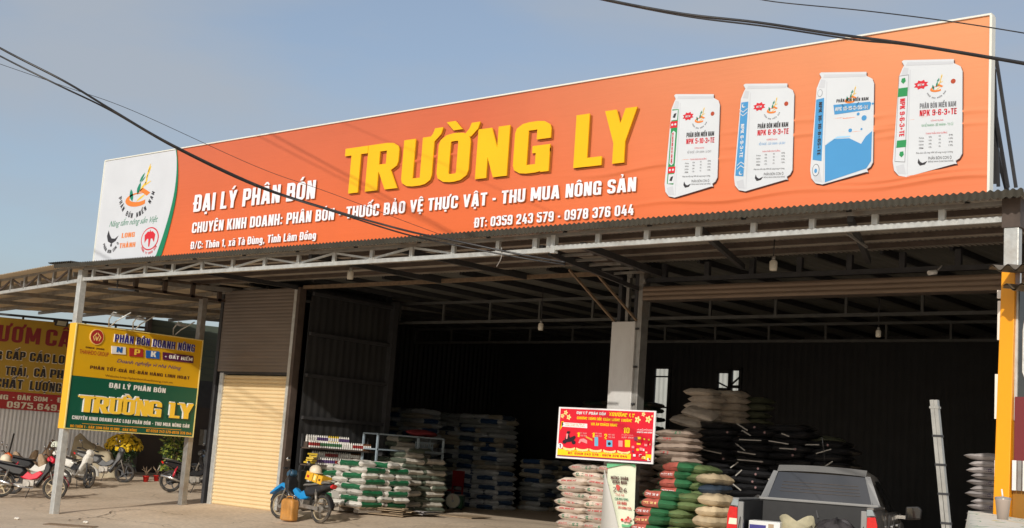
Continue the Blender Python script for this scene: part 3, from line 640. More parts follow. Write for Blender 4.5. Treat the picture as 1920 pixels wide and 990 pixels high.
bp = N(t, 'ShaderNodeBump'); bp.inputs['Strength'].default_value = .35; bp.inputs['Distance'].default_value = .012; l(nw.outputs['Fac'], bp.inputs['Height']); l(bp.outputs[0], b.inputs['Normal'])
creases = [(-10.35, 5.95, .9), (-9.6, 6.0, .7), (-8.35, 6.35, .5), (-8.3, 6.15, .5), (-7.2, 6.33, .5), (-6.2, 6.2, .8), (-6.1, 6.05, .6), (-14.5, 6.5, .8), (-7.1, 6.15, .6), (-8.9, 5.42, 1.6), (-6.0, 5.42, .9), (-6.4, 5.5, .8)]
def face(a, c):
    x = BX0+2.1+(BX1-BX0-2.1)*a; z = BZ0+(BZ1-BZ0)*c; d = .006*noise.noise(Vector((x*.8, z*1.5, 0)))
    for cx, cz, w in creases: d += .026*math.exp(-((x-cx)/w)**2-((z-cz-.03*math.sin(x*3))/.028)**2)
    return (x, 14.70-d, z)
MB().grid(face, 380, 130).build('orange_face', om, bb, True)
wface = flat('banner_face_white', (204, 208, 214), .5)
MB().b2((BX0+.02, 14.72, BZ0), (BX1-.02, 14.76, BZ1-.02)).build('backing', galvd, bb, True)
b = MB(); tr = flat('white_trim', (225, 225, 215), .4)
b.b2((BX0-.02, 14.675, BZ1), (BX1+.02, 14.79, BZ1+.022)); b.b2((BX1, 14.675, BZ0), (BX1+.03, 14.79, BZ1)); b.b2((BX0-.03, 14.675, BZ0), (BX0, 14.79, BZ1)); b.build('edge_trim', tr, bb, True)
for i in range(13):
    x = BX0+.3+i*1.5; b = MB(); b.bar((x, 14.82, BZ0-.05), (x, 14.82, BZ1-.05), .05); b.bar((x, 14.85, BZ1-.35), (x, 16.4, 5.25), .045); b.build('support', steel_d, bb, True)
for p0, p1 in (((1862, 80), (1866, 345)), ((1864, 200), (1890, 352)), ((1868, 110), (1905, 352)), ((1864, 130), (1872, 350))):
    a = aY(*p0, 15.1); c = aY(*p1, 15.5); MB().bar(a, c, .035).build('stay', steel_d, bb, True)
# green swoosh
dgr = flat('print_green', (10, 122, 84)); cy = []
def crv(z): # right edge of the white part
    t = (z-5.2)/2.13; return -21.63+.30*(1-(abs(t-.62)/.62)**1.7) if t < .62 else -21.33-.05*((t-.62)/.38)**2*3
zs = [BZ0+.005+(BZ1-BZ0-.01)*i/28 for i in range(29)]
shape(FB, [(crv(z), z) for z in zs]+[(BX0, z) for z in reversed(zs)], wface, bb, .010, 'white_print')
shape(FB, [(crv(z)-.16*max(0, 1-(z-5.2)/2.0)-.015, z) for z in zs]+[(crv(z)+.012, z) for z in reversed(zs)], dgr, bb, .016, 'green_swoosh')
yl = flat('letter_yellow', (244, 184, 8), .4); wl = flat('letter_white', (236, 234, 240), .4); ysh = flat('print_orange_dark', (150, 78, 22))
# individual raised letters
L8 = [(ch, aY(a, y, 14.7).x, aY(c, y, 14.7).x, 0) for ch, a, c, y in (('T', 648, 690, 320), ('R', 691, 750, 318), ('Ư', 758, 820, 308), ('Ờ', 824, 889, 300), ('N', 896, 957, 292), ('G', 967, 1034, 284), ('L', 1081, 1134, 272), ('Y', 1135, 1196, 250))]
for ch, x0, x1, _ in L8:
    put_text(FB, ch, x0, 6.06, x1-x0, .80, yl, bb, bold=.05, ext=.022, off=.022, name='raised_letter', shear=0)
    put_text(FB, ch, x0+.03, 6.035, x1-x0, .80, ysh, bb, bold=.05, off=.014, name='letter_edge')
def two(body, u, v, w, h, m=wl, bold=.06, **k):
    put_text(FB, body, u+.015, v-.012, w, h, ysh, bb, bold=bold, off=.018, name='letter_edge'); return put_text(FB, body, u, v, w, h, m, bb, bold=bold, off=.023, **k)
_w = [(c, glyph(unicodedata.normalize('NFD', c)[0] if c != 'Đ' else c)[1]) for c in 'ĐẠI LÝ PHÂN BÓN']; _t = sum(w+.075 for c, w in _w)-.075; _x = 0
for c, w in _w:
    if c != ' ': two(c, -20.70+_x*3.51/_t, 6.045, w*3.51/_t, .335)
    _x += w+.075
two('CHUYÊN KINH DOANH: PHÂN BÓN - THUỐC BẢO VỆ THỰC VẬT - THU MUA NÔNG SẢN', -20.68, 5.63, 10.33, .205)
two('Đ/C: Thôn 1, xã Tà Đùng, Tỉnh Lâm Đồng', -20.66, 5.315, 3.60, .145, bold=.045)
two('ĐT: 0359 243 579 - 0978 376 044', -13.37, 5.29, 3.0, .155)
# printed logos
pg = flat('print_leaf_green', (24, 128, 100)); po = flat('print_orange', (222, 126, 50)); pyw = flat('print_yellow', (236, 196, 70)); pk = flat('print_black', (48, 46, 50)); pr_ = flat('print_red', (206, 36, 50)); pb = flat('print_blue', (72, 146, 200)); pgr = flat('print_grey', (120, 122, 128)); pgg = flat('print_bag_green', (40, 140, 80)); prd2 = flat('print_redbrown', (172, 70, 40))
def wheat(fr, par, u, v, sx_, s, off, name='emblem'):
    def sh(p, m): shape(fr, [(u+(a-u)*sx_/s, c) for a, c in p], m, par, off, name)
    o = [(u+s*(.36*math.cos(a)), v+s*(.26*math.sin(a))) for a in [R(d) for d in range(60, 330, 15)]]+[(u+s*(.03+.27*math.cos(a)), v+s*(.06+.15*math.sin(a))) for a in [R(d) for d in range(325, 70, -15)]]
    sh(o, po)
    sh([(u+s*.0, v+s*.30), (u+s*.14, v+s*.42), (u+s*.38, v+s*.20), (u+s*.28, v+s*.10), (u+s*.12, v+s*.26)], po)
    for a, x, y, ln, w in ((100, -.14, -.05, .48, .065), (84, -.0, .18, .46, .06), (70, .02, .62, .38, .04), (60, .06, .62, .25, .025)): sh(leafp(u+s*x, v+s*y, R(a), s*ln, s*w), pg)
    for a, x, y, ln, w in ((84, .2, .45, .45, .03), (76, .2, .72, .5, .035), (66, .06, .28, .4, .04), (45, -.02, -.08, .36, .04), (80, .24, .95, .34, .025), (40, .2, .5, .22, .03)): sh(leafp(u+s*x, v+s*y, R(a), s*ln, s*w), pyw)
wheat(FB, bb, -22.66, 6.44, 1.15, .56, .013)
arc_text(FB, 'PHÂN BÓN MIỀN NAM', -22.70, 6.72, .66, R(200), R(342), .105, pk, bb, off=.012)
put_text(FB, 'Nâng tầm nông sản Việt', -23.56, 5.93, 1.70, .12, dgr, bb, bold=.0, shear=.5, off=.012)
shape(FB, [(-23.56+.0, 5.86), (-23.60, 5.74), (-23.54, 5.62), (-23.40, 5.57), (-23.26, 5.62), (-23.17, 5.73), (-23.30, 5.67), (-23.42, 5.68), (-23.50, 5.76)], pk, bb, .012, 'emblem')
shape(FB, circ(-23.41, 5.54, .035, 10), pk, bb, .012, 'emblem')
arc_text(FB, 'PHÂN BÓN CON Ò', -23.42, 5.68, .31, R(205), R(335), .07, pk, bb, off=.012)
put_text(FB, 'LONG', -23.06, 5.67, .46, .10, po, bb, off=.012); put_text(FB, 'THÀNH', -23.10, 5.46, .56, .10, po, bb, off=.012)
shape(FB, circ(-22.06, 5.60, .30, 28, .235), pr_, bb, .012, 'emblem'); shape(FB, circ(-22.06, 5.60, .27, 28, .21), wface, bb, .015, 'emblem')
shape(FB, [(-22.22, 5.52), (-22.24, 5.68), (-22.14, 5.75), (-22.08, 5.74), (-22.06, 5.79), (-22.04, 5.74), (-21.98, 5.75), (-21.88, 5.68), (-21.90, 5.52), (-21.97, 5.60), (-22.02, 5.60), (-22.04, 5.44), (-22.08, 5.44), (-22.10, 5.60), (-22.15, 5.60)], pr_, bb, .018, 'emblem')
arc_text(FB, 'CÔNG TY PHÂN BÓN', -22.06, 5.60, .32, R(215), R(325), .05, pr_, bb, off=.012)

# four printed sacks on the board
bagw = flat('bag_white', (208, 213, 218), .4); bagg = flat('bag_grey', (196, 200, 206), .4)
def bag(x0, wd, kind):
    o = empty('sack_picture', (x0+wd/2-bb.location.x, 0, 6.2-bb.location.z)); o.parent = bb; s = wd/.81
    def Q(p): return [(x0+a*s, 5.49+c) for a, c in p]
    base = [(.14, .0), (.06, .02), (.0, .09), (-.02, .2), (.03, 1.27), (.07, 1.37), (.09, 1.405), (.06, 1.46), (.085, 1.475), (.70, 1.395), (.70, 1.345), (.78, 1.295), (.805, 1.23), (.82, .22), (.79, .165), (.745, .14), (.76, .10), (.735, .105), (.15, -.005)]
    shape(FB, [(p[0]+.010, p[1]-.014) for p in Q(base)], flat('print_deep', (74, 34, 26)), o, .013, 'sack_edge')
    shape(FB, Q(base), bagw, o, .014, 'sack_front', .012)
    OF = .029
    def S(p, m, of=OF): shape(FB, Q(p), m, o, of, 'sack_print')
    def Tt(body, u, v, w, h, m, bold=.03, vertical=0, of=OF, shear=0): put_text(FB, body, x0+u*s, 5.49+v, w*s if not vertical else w, h if not vertical else h, m, o, bold=bold, off=of, vertical=vertical, shear=shear)
    sl = -.10      # the print runs slightly downhill
    def TS(body, u, v, w, h, m, bold=.03, of=OF):
        me = text_mesh(body, w*s, h, bold); me.materials.append(m)
        for vt in me.vertices: vt.co = FB.P(x0+u*s+vt.co.x, 5.49+v+vt.co.y+sl*vt.co.x*.55, of)
        link('lettering', me, o, True)
    S([(.115, 1.40), (.13, 1.44), (.70, 1.365), (.69, 1.335)], bagg, OF-.001)
    S([(.16, 0.03), (.165, 1.34), (.175, 1.34), (.17, 0.03)], bagg, OF-.001)
    S([(.05, .05), (.02, .14), (.12, .16), (.15, .03)], bagg, OF-.001); S([(.06, 1.28), (.09, 1.38), (.15, 1.36), (.14, 1.26)], bagg, OF-.001)
    if kind != 2:
        st = circ(.31, 1.13, .075, 16, .05); st = [(a+(.02 if i % 2 else -.01)*math.cos(i*2*math.pi/16), c+(.012 if i % 2 else -.006)*math.sin(i*2*math.pi/16)) for i, (a, c) in enumerate(st)]
        S(st, pr_); TS('NEW', .27, 1.115, .08, .03, bagw, of=OF+.003)
        S(circ(.70, 1.12, .03, 14), prd2)
    o2 = x0+.50*s; wheat(FB, o, o2, 5.49+1.05, .22, .14, OF); arc_text(FB, 'PHÂN BÓN MIỀN NAM', o2, 6.55, .13, R(205), R(335), .018, pgr, o, off=OF)
    if kind == 2:
        S([(.19, .0+.02), (.175, .5), (.3, .57), (.5, .56), (.66, .47), (.72, .56), (.80, .62), (.80, .24), (.74, .15)], pb, OF)
        S([(.19, .52), (.34, .60), (.52, .59), (.50, .575), (.33, .575)], flat('print_pale_blue', (160, 205, 235)), OF)
        for a, c, r in ((.69, .80, .035), (.61, .86, .02), (.51, .66, .025), (.66, .66, .014), (.80, .97, .014)): S(circ(a, c, r, 12), pb)
        S([(.28, .96), (.27, 1.02), (.76, 1.0), (.78, .98), (.76, .90), (.29, .89)], pb); TS('NPK 16-16-8+6S+TE', .30, .935, .44, .05, bagw, of=OF+.003); TS('PHÂN BÓN MIỀN NAM', .31, 1.045, .43, .042, pk)
        S([(.01, .33), (.03, 1.12), (.14, 1.13), (.135, .30)], pb); Tt('NPK 16-16-8+6S+TE', .072, 1.08, .70, .045, pk, vertical=1, of=OF+.003)
        S(circ(.06, .19, .05, 18, .08), pk); S(circ(.06, .19, .044, 18, .073), bagw, OF+.002); S(circ(.06, .18, .02, 10, .03), pb, OF+.004); S(circ(.08, 1.2, .035, 14, .05), pgr); S(circ(.08, 1.2, .03, 14, .045), bagw, OF+.002)
    else:
        nm = ['NPK 5-10-3+TE', 'NPK 6-9-3+TE', '', 'NPK 9-6-3+TE'][kind]
        TS('PHÂN BÓN MIỀN NAM', .30, .83, .44, .065, pk if kind != 3 else pgr, .03); TS(nm, .30, .735, .45, .075, pr_)
        TS('CÔNG DỤNG', .44, .655, .15, .018, pr_, 0); TS('RỄ KHOẺ - CÂY XANH - LÁ DÀY' if kind != 3 else 'RA RỄ NHANH - ĐẺ NHÁNH - TO CỦ', .33, .60, .38, .03, (pgr, pb, pb, pgg)[kind], 0)
        TS('THÀNH PHẦN DINH DƯỠNG', .38, .50, .26, .02, pr_, 0)
        for r_i in range(4):
            for c_i, w in ((.30, .06), (.42, .035), (.54, .025), (.66, .05)):
                TS(['Nts', 'P2O5hh', 'K2Ohh', 'S'][r_i] if c_i == .30 else (['5%', '10%', '3%', '13%'][r_i]), c_i, .455-.042*r_i, w, .018, pk, 0)
        TS('Phân bón hỗn hợp NPK bổ sung trung vi lượng', .27, .27, .44, .02, pk, 0)
        TS('PHÂN BÓN CON Ò', .42, .185, .28, .035, pk, 0); TS('ĐỒNG HÀNH CÙNG NHÀ NÔNG', .42, .15, .30, .018, pk, 0)
        S([(.30, .21), (.29, .16), (.32, .12), (.38, .13), (.41, .17), (.35, .15), (.32, .17)], pk)
        if kind == 1:
            S([(.0, .22), (.04, 1.22), (.145, 1.22), (.12, .20)], pb); Tt('NPK 6-9-3+TE', .052, .92, .46, .05, bagw, vertical=1, of=OF+.003)
            for v0, sg in ((1.07, -1), (1.12, -1), (.36, 1), (.31, 1)): S([(.02, v0), (.075, v0+sg*.045), (.14, v0), (.14, v0-sg*.012), (.075, v0+sg*.033), (.02, v0-sg*.012)], bagw, OF+.003)
            for v0 in (1.17, .25): S(circ(.08, v0, .028, 12), bagw, OF+.003); S(circ(.09, v0+.008, .022, 12), pb, OF+.005)
        elif kind == 0:
            S([(.02, .20), (.045, 1.26), (.15, 1.25), (.125, .18)], pgg)
            for a, c in ((1.10, 1.24), (.20, .33)): S([(.035, a), (.04, c), (.14, c), (.135, a)], bagw, OF+.002); S([(.06, a+.04), (.08, a+.09), (.12, a+.10), (.10, a+.03)], pk, OF+.004)
            for a, c in ((.99, 1.085), (.345, .435)): S([(.025, a), (.028, c), (.145, c), (.14, a)], pr_, OF+.002); S(circ(.06, (a+c)/2, .017, 8), bagw, OF+.004); S(circ(.11, (a+c)/2, .017, 8), bagw, OF+.004)
            S([(.045, .48), (.055, .92), (.085, .95), (.12, .92), (.11, .48), (.08, .455)], bagw, OF+.002); Tt('NPK CHUYÊN DÙNG CHO CÂY CÔNG NGHIỆP', .065, .92, .44, .025, pr_, vertical=1, of=OF+.004)
        else:
            S([(.005, .20), (.03, 1.28), (.155, 1.28), (.135, .18)], pgr); S([(.01, .205), (.036, 1.272), (.15, 1.272), (.13, .187)], bagw, OF+.001)
            for a, c in ((1.01, 1.12), (.37, .46)): S([(.022, a), (.028, c), (.146, c), (.142, a)], pgg, OF+.003)
            for v0 in (1.20, .275): S([(.06, v0), (.07, v0+.04), (.11, v0+.045), (.12, v0-.0), (.09, v0-.03)], pgg, OF+.003)
            Tt('NPK 9-6-3+TE', .055, .985, .48, .065, pr_, vertical=1, of=OF+.004)
for k, (x0, w) in enumerate(((-9.85, .81), (-8.75, .825), (-7.64, .815), (-6.535, .825))): bag(x0, w, k)

# ------------------------------------------------------------------ green and yellow dealer sign between the two left posts
gs = empty('dealer_sign', (-24.5, 16.3, .1), 0, 'yellow and green dealer sign box set between two posts of the canopy', 'sign')
GY0, GY1, GZ0, GZ1, GM = 14.70, 17.93, 1.75, 3.95, 2.856
FG = Fr((-24.385, GY0, 0), (0, 1, 0)); FG.n = Vector((1, 0, 0)); gyel = flat('sign_yellow', (214, 164, 14), .45, dirt=(.55, .36, .03, .3)); ggr = flat('sign_green', (10, 84, 62), .4); gsd = flat('sign_side_yellow', (240, 178, 40), .45)
MB().b2((-24.62, GY0, GZ0), (-24.39, GY1, GZ1)).build('box', gsd, gs, True, .008)
MB().b2((-24.388, GY0+.025, GM), (-24.380, GY1-.02, GZ1-.02)).build('upper_panel', gyel, gs, True)
MB().b2((-24.388, GY0+.025, GZ0+.02), (-24.380, GY1-.02, GM-.004)).build('lower_panel', ggr, gs, True)
fr_ = flat('sign_frame', (226, 206, 130), .4); b = MB()
for a, c in (((GY0, GZ0), (GY1, GZ0+.02)), ((GY0, GZ1-.02), (GY1, GZ1)), ((GY0, GZ0+.02), (GY0+.022, GZ1-.02)), ((GY1-.018, GZ0+.02), (GY1, GZ1-.02))): b.b2((-24.389, a[0], a[1]), (-24.362, c[0], c[1]))
b.build('frame', fr_, gs, True)
FG.o = Vector((-24.38, GY0, 0)); K = dict(off=.004)
navy = flat('sign_navy', (52, 44, 130)); mar = flat('sign_maroon', (168, 40, 40)); dpur = flat('sign_purple', (82, 22, 66)); swh = flat('sign_white', (232, 230, 225)); sblu = flat('sign_blue', (24, 96, 176)); sbrn = flat('sign_brown', (92, 52, 24)); sgold = flat('sign_gold', (255, 206, 60)); sor = flat('sign_orange', (236, 160, 32))
def sh2(pts, m, off=.004, th=0, name='print'): return shape(FG, [FG.uv(*p) for p in pts], m, gs, off, name, th)
sx = lambda x, y: (120+x/4.304, 590+y/4.304)
tpx(FG, 'PHÂN BÓN DOANH NÔNG', sx(398, 222), sx(1045, 300), 15.0, swh, gs, off=.004, bold=.05, ext=.02, name='raised_lettering'); tpx(FG, 'PHÂN BÓN DOANH NÔNG', sx(402, 220), sx(1048, 298), 14.4, navy, gs, off=.026, bold=.035)
cc = FG.uv(*sx(262, 180)); shape(FG, circ(cc[0], cc[1], .165, 28), flat('sign_cream', (240, 200, 120)), gs, .002, 'emblem', .02); shape(FG, circ(cc[0], cc[1], .15, 28), mar, gs, .024, 'emblem')
for s_ in (-1, 1): shape(FG, [(cc[0]+s_*.01, cc[1]+.10), (cc[0]+s_*.10, cc[1]-.0), (cc[0]+s_*.06, cc[1]-.09), (cc[0]+s_*.045, cc[1]-.075), (cc[0]+s_*.075, cc[1]), (cc[0]+s_*.01, cc[1]+.06)], flat('sign_cream', (240, 200, 120)), gs, .027, 'emblem'); shape(FG, leafp(cc[0], cc[1]-.09, math.pi/2+s_*.3, .12, .018), flat('sign_cream', (240, 200, 120)), gs, .027, 'emblem')
tpx(FG, 'SINCE 2006', sx(172, 272), sx(325, 284), 3, sbrn, gs, bold=.03, **K); tpx(FG, 'THANHDO GROUP', sx(122, 314), sx(357, 338), 8, mar, gs, bold=.0, **K)
for x0, x1, y0, y1, y2, m, ch, ink in ((382, 494, 252, 322, 8, swh, 'N', sblu), (526, 634, 268, 343, 8, mar, 'P', pyw), (660, 766, 287, 357, 8, sblu, 'K', swh), (795, 1040, 302, 392, 30, dpur, '+ ĐẤT HIẾM', swh)):
    h = y1-y0-y2; q = [sx(x0, y0+h), sx(x1, y1), sx(x1, y1-h+2), sx(x0, y0)]; sh2(q, m, .002, .02, 'raised_tile')
    if len(ch) == 1: tpx(FG, ch, sx(x0+34, y0+h-12+2), sx(x1-28, y1-14), h/4.3*.72, ink, gs, off=.026, bold=.06)
    else: tpx(FG, ch, sx(x0+10, y0+h-17), sx(x1-10, y1-13), 6.6, ink, gs, off=.026, bold=.05)
tpx(FG, 'Doanh nghiệp vì nhà Nông', sx(425, 384), sx(945, 444), 6.4, navy, gs, bold=.01, shear=.35, **K)
tpx(FG, 'PHÂN TỐT-GIÁ RẺ-BÁN HÀNG LINH HOẠT', sx(208, 436), sx(1012, 524), 6.2, sbrn, gs, bold=.02, **K); tpx(FG, 'Website:http://phanbondoanhnong.com.vn', sx(330, 500), sx(874, 556), 4.0, sbrn, gs, bold=.01, **K)
tpx(FG, 'ĐẠI LÝ PHÂN BÓN', sx(362, 590), sx(818, 632), 9.5, swh, gs, bold=.05, **K)
GL = [('T', 108, 238), ('R', 222, 352), ('Ư', 352, 470), ('Ờ', 450, 572), ('N', 566, 668), ('G', 664, 774), ('L', 840, 925), ('Y', 915, 1030)]
gb = lambda x: 783+(x-125)*.068
for ch, a, c in GL:
    for o_, m_, e_, nm_, dx, hh in ((.003, swh, .035, 'raised_letter', -5, 33), (.040, sgold, 0, 'letter_face', 1, 31)):
        tpx(FG, ch, sx(a+dx, gb(a)), sx(c+dx-2, gb(c)), hh*(1-.00008*a), m_, gs, bold=.05 if e_ else .035, ext=e_, off=o_, name=nm_)
    # slab serifs of the letter
    tops = {'T': [(0, 1), (.42, 0)], 'R': [(0, 0), (0, 1), (.8, 0)], 'Ư': [(0, 1), (.5, 1)], 'N': [(0, 0), (0, 1), (.72, 1)], 'L': [(0, 0), (0, 1)], 'Y': [(-.05, 1), (.75, 1), (.36, 0)]}.get(ch, [])
    for fx, top in tops:
        x = a+2+(c-a)*fx; wS = 34 if ch != 'T' or top == 0 else 12; y = gb(x)-(0 if not top else 31*4.304*(1-.00008*a)-13); sh2([sx(x-5, y), sx(x+wS, y+2), sx(x+wS, y-11), sx(x-5, y-13)], sgold, .041, name='letter_serif')
tpx(FG, 'CHUYÊN KINH DOANH CÁC LOẠI PHÂN BÓN - THU MUA NÔNG SẢN', sx(62, 848), sx(1010, 908), 7.0, swh, gs, bold=.05, **K)
tpx(FG, 'ĐC:THÔN 1 - ĐĂK SOM-ĐĂK GLONG - ĐĂK NÔNG', sx(48, 908), sx(585, 944), 5.0, sor, gs, bold=.05, **K); tpx(FG, 'ĐT:0359 243 579-0978 376 044', sx(662, 948), sx(1026, 968), 5.2, sor, gs, bold=.05, **K)
sh2([sx(145, 880), sx(945, 932), sx(945, 928), sx(145, 876)], sor)
for y0 in (15.55, 16.15, 17.2):
    b = MB(); b.tube([(-24.5, y0, 3.95), (-24.45, y0-.05, 4.12), (-24.2, y0-.12, 4.26), (-24.02, y0-.16, 4.24)], .014, 6); b.tube([(-24.5, y0, 3.95), (-24.4, y0+.12, 4.12), (-24.1, y0+.24, 4.30)], .014, 6)
    o = b.build('lamp_arm', galv, gs, True); b = MB(); b.bar((-24.12, y0-.14, 4.2), (-23.92, y0-.18, 4.17), .16, .05); q = b.build('spot_lamp', galvd, None); q.parent = o; q.location = -(o.location+gs.location)

# floodlight pod hanging under the front truss near the left post
fp = empty('floodlight', (-23.6, 14.9, 4.6), 0, 'dark floodlight hanging under the truss by the left post', 'floodlight')
b = MB(); b.bar((-23.75, 15.0, 4.68), (-23.15, 15.25, 4.66), .16, .05); b.build('housing', steel_d, fp, True, .01); b = MB(); b.bar((-23.5, 15.0, 4.7), (-23.5, 15.0, 4.9), .02); b.build('bracket', steel_d, fp, True)

# ------------------------------------------------------------------ poster board on the column and the peeling banner below
pf = Fr((0, 18.12, 0), (1, 0, 0)); PU = lambda x, y: pf.uv(1040+x/8.25, 760+y/8.25)
pw = flat('poster_white', (236, 234, 236), .4); prd = flat('poster_red', (222, 16, 44), .35, coat=.3); pyl = flat('poster_yellow', (255, 214, 20)); ppk = flat('poster_pink', (240, 150, 150)); pcr = flat('poster_cream', (250, 226, 150)); pdk = flat('poster_black', (34, 26, 34)); pbl = flat('poster_blue', (110, 180, 215)); pgn = flat('poster_gold', (220, 170, 60)); ppu = flat('poster_purple', (120, 60, 90))
po_ = empty('poster_board', pf.P(*PU(800, 450)), 0, 'red and yellow lucky draw poster board hung on the grey column', 'poster')
def P4(x0, y0, x1, y1, m, off=.03, name='print', sk=0.065): # rect in poster picture coords, following the tilt
    return shape(pf, [PU(x0, y1), PU(x1, y1+(x1-x0)*sk), PU(x1, y0+(x1-x0)*sk), PU(x0, y0)], m, po_, off, name)
q = [PU(30, 812), PU(1530, 912), PU(1580, 88), PU(82, 25)]; shape(pf, q, pw, po_, 0, 'board', .025)
shape(pf, [PU(58, 770), PU(1505, 880), PU(1550, 108), PU(108, 50)], prd, po_, .028, 'red_print')
shape(pf, [PU(55, 765), PU(1190, 835), PU(1198, 752), PU(62, 668)], pyl, po_, .030, 'yellow_print'); shape(pf, [PU(1420, 845), PU(1508, 850), PU(1516, 765), PU(1425, 758)], pyl, po_, .030, 'yellow_print')
shape(pf, [PU(54, 786), PU(1503, 882), PU(1504, 868), PU(54, 772)], ppu, po_, .031, 'purple_line')
def PT(body, x0, y0, x1, y1, h, m, bold=.04, shear=0, off=.034):
    a = PU(x0, y0); c = PU(x1, y1); me = text_mesh(body, c[0]-a[0], h/8.25/(F/22.5)*1.02, bold, 0, shear); me.materials.append(m); sl = (c[1]-a[1])/(c[0]-a[0])
    for v in me.vertices: v.co = pf.P(a[0]+v.co.x, a[1]+v.co.y+sl*v.co.x, off)
    link('lettering', me, po_, True)
PT('ĐẠI LÝ PHÂN BÓN', 355, 134, 805, 158, 42, pw, .06, .15); PT('TRƯỜNG LY', 855, 163, 1250, 190, 54, pyl, .06, .2)
PT('CHƯƠNG TRÌNH BỐC THĂM TRÚNG THƯỞNG', 362, 215, 1210, 262, 40, pyl, .06); PT('TRI ÂN KHÁCH HÀNG', 575, 310, 985, 330, 40, pyl, .06)
P4(125, 262, 520, 330, pw, .031); PT('Mua hàng tại đại lý', 185, 290, 480, 305, 16, pgn, 0); PT('nhận phiếu bốc thăm', 185, 318, 480, 333, 16, pgn, 0)
for x, y, r in ((188, 115, 32), (138, 165, 30), (235, 185, 36), (1390, 140, 28), (1300, 225, 44), (1465, 220, 44), (1525, 170, 14)):
    u, v = PU(x, y); k = r/8.25/(F/22.5); shape(pf, [(u+k*(1+.3*math.cos(5*a_))*math.cos(a_), v+k*(1+.3*math.cos(5*a_))*math.sin(a_)) for a_ in [i*2*math.pi/30 for i in range(30)]], pcr, po_, .031, 'blossom'); shape(pf, circ(u, v, k*.35, 8), pgn, po_, .034, 'blossom')
shape(pf, [PU(100, 385), PU(125, 250), PU(160, 250), PU(140, 290), PU(155, 290)], pyl, po_, .031, 'bolt_print')
for i, x in enumerate((240, 445, 650, 865, 1085)):
    y = 625+i*14; u, v = PU(x, y+5); k = .135; shape(pf, circ(u, v-.035, k, 20, .045), pcr, po_, .031, 'plinth'); shape(pf, circ(u, v, k, 20, .04), prd, po_, .033, 'plinth')
for x, y, ch, hh in ((360, 488, '1', 70), (592, 495, '1', 70), (782, 522, '2', 78), (1080, 432, '10', 84)): PT(ch, x, y, x+(42 if len(ch) == 1 else 95), y+4, hh, pyl, .07)
for x, y, a_, b_ in ((410, 440, 'XE ĐẠP', 'TRỊ GIÁ'), (640, 445, 'TỦ LẠNH', 'TRỊ GIÁ'), (845, 465, 'MÁY GIẶT', 'TRỊ GIÁ'), (1055, 470, 'PHẦN QUÀ', 'HẤP DẪN'), (1290, 390, 'VÀ NHIỀU PHẦN QUÀ', 'KHUYẾN MÃI KHÁC')):
    w_ = 105 if x < 1000 else (180 if x < 1200 else 240); PT(a_, x, y, x+w_, y+8, 22, ppk if x < 1200 else pw, .03); PT(b_, x, y+38, x+w_, y+46, 22, ppk if x < 1200 else pw, .03)
# little pictures of the prizes: motorbike, bicycle, fridge, washer, gift boxes
for p in (circ(170, 565, 30, 14), circ(312, 575, 30, 14)): shape(pf, [PU(*q) for q in p], pdk, po_, .036, 'picture')
shape(pf, [PU(*p) for p in ((195, 470), (215, 400), (262, 405), (240, 450), (255, 500), (330, 470), (345, 500), (300, 560), (190, 575), (175, 520))], pdk, po_, .037, 'picture')
shape(pf, [PU(*p) for p in ((200, 440), (232, 440), (215, 520), (195, 520))], ppk, po_, .039, 'picture')
shape(pf, [PU(*p) for p in ((385, 580), (410, 525), (470, 515), (522, 545), (520, 595), (430, 560), (405, 590))], ppk, po_, .036, 'picture'); shape(pf, [PU(*p) for p in ((500, 475), (600, 520), (606, 555), (500, 500))], pgn, po_, .036, 'picture')
P4(635, 490, 692, 630, pbl, .036, 'picture', .05); P4(820, 540, 912, 640, pbl, .036, 'picture', .05); shape(pf, [PU(*q) for q in circ(865, 595, 24, 12)], pdk, po_, .038, 'picture'); P4(1105, 535, 1185, 645, pyl, .036, 'picture', .05); P4(1005, 545, 1070, 640, ppk, .036, 'picture', .05)
rr = random.Random(3)
for i in range(26): x = rr.uniform(1215, 1500); y = rr.uniform(500, 840); w_ = rr.uniform(25, 60); P4(x, y-w_*.4, min(1510, x+w_), y+w_*.5, rr.choice((pcr, ppk, pw, pgn, prd, ppu, bred, pyl)), .034+.0012*i, 'picture')
shape(pf, [PU(*q) for q in circ(102, 628, 42, 18)], pw, po_, .031, 'number_disc'); PT('1', 88, 655, 112, 656, 58, ppu, .02)
PT('ĐT: 0359 243 579 - 0978 376 044', 225, 755, 1135, 812, 32, prd, .03); PT('Áp dụng cho khách hàng mua phân bón tại đại lý', 195, 708, 1180, 762, 16, prd, 0)

sb = empty('hanging_banner', (-13.0, 18.25, .5), 0, 'tall new year banner dated 2026, peeling off the lower column below the poster', 'banner')
sf = Fr((0, 18.25, 0), (1, 0, 0)); SU = lambda x, y: sf.uv(1130+x/6.6, 840+y/6.6)
scm = flat('banner_cream', (226, 232, 208), .35); sgn = flat('banner_green', (110, 190, 140)); sred = flat('banner_print_red', (206, 84, 76)); sbk = flat('banner_brown', (96, 60, 56)); sbg = flat('banner_text_green', (60, 130, 96))
lo = .9
TLb, TRb = SU(82, 195), SU(430, 200); BRb = SU(395, 990); BLb = SU(230, 985)
def sbf(a, c):
    z = TLb[1]+.02+(lo*.62-TLb[1])*c; xr = TRb[0]+(SU(395, 990)[0]-TRb[0])*min(c, 1.2)*.85; xl = TLb[0]; x = xl+(xr-xl)*a
    return (x, 18.235+.03*math.sin(a*6+c*2)*c-.02, z)
MB().grid(sbf, 14, 20).build('sheet', scm, sb, True)
gf = flat('peeled_back', (178, 176, 170), .5)
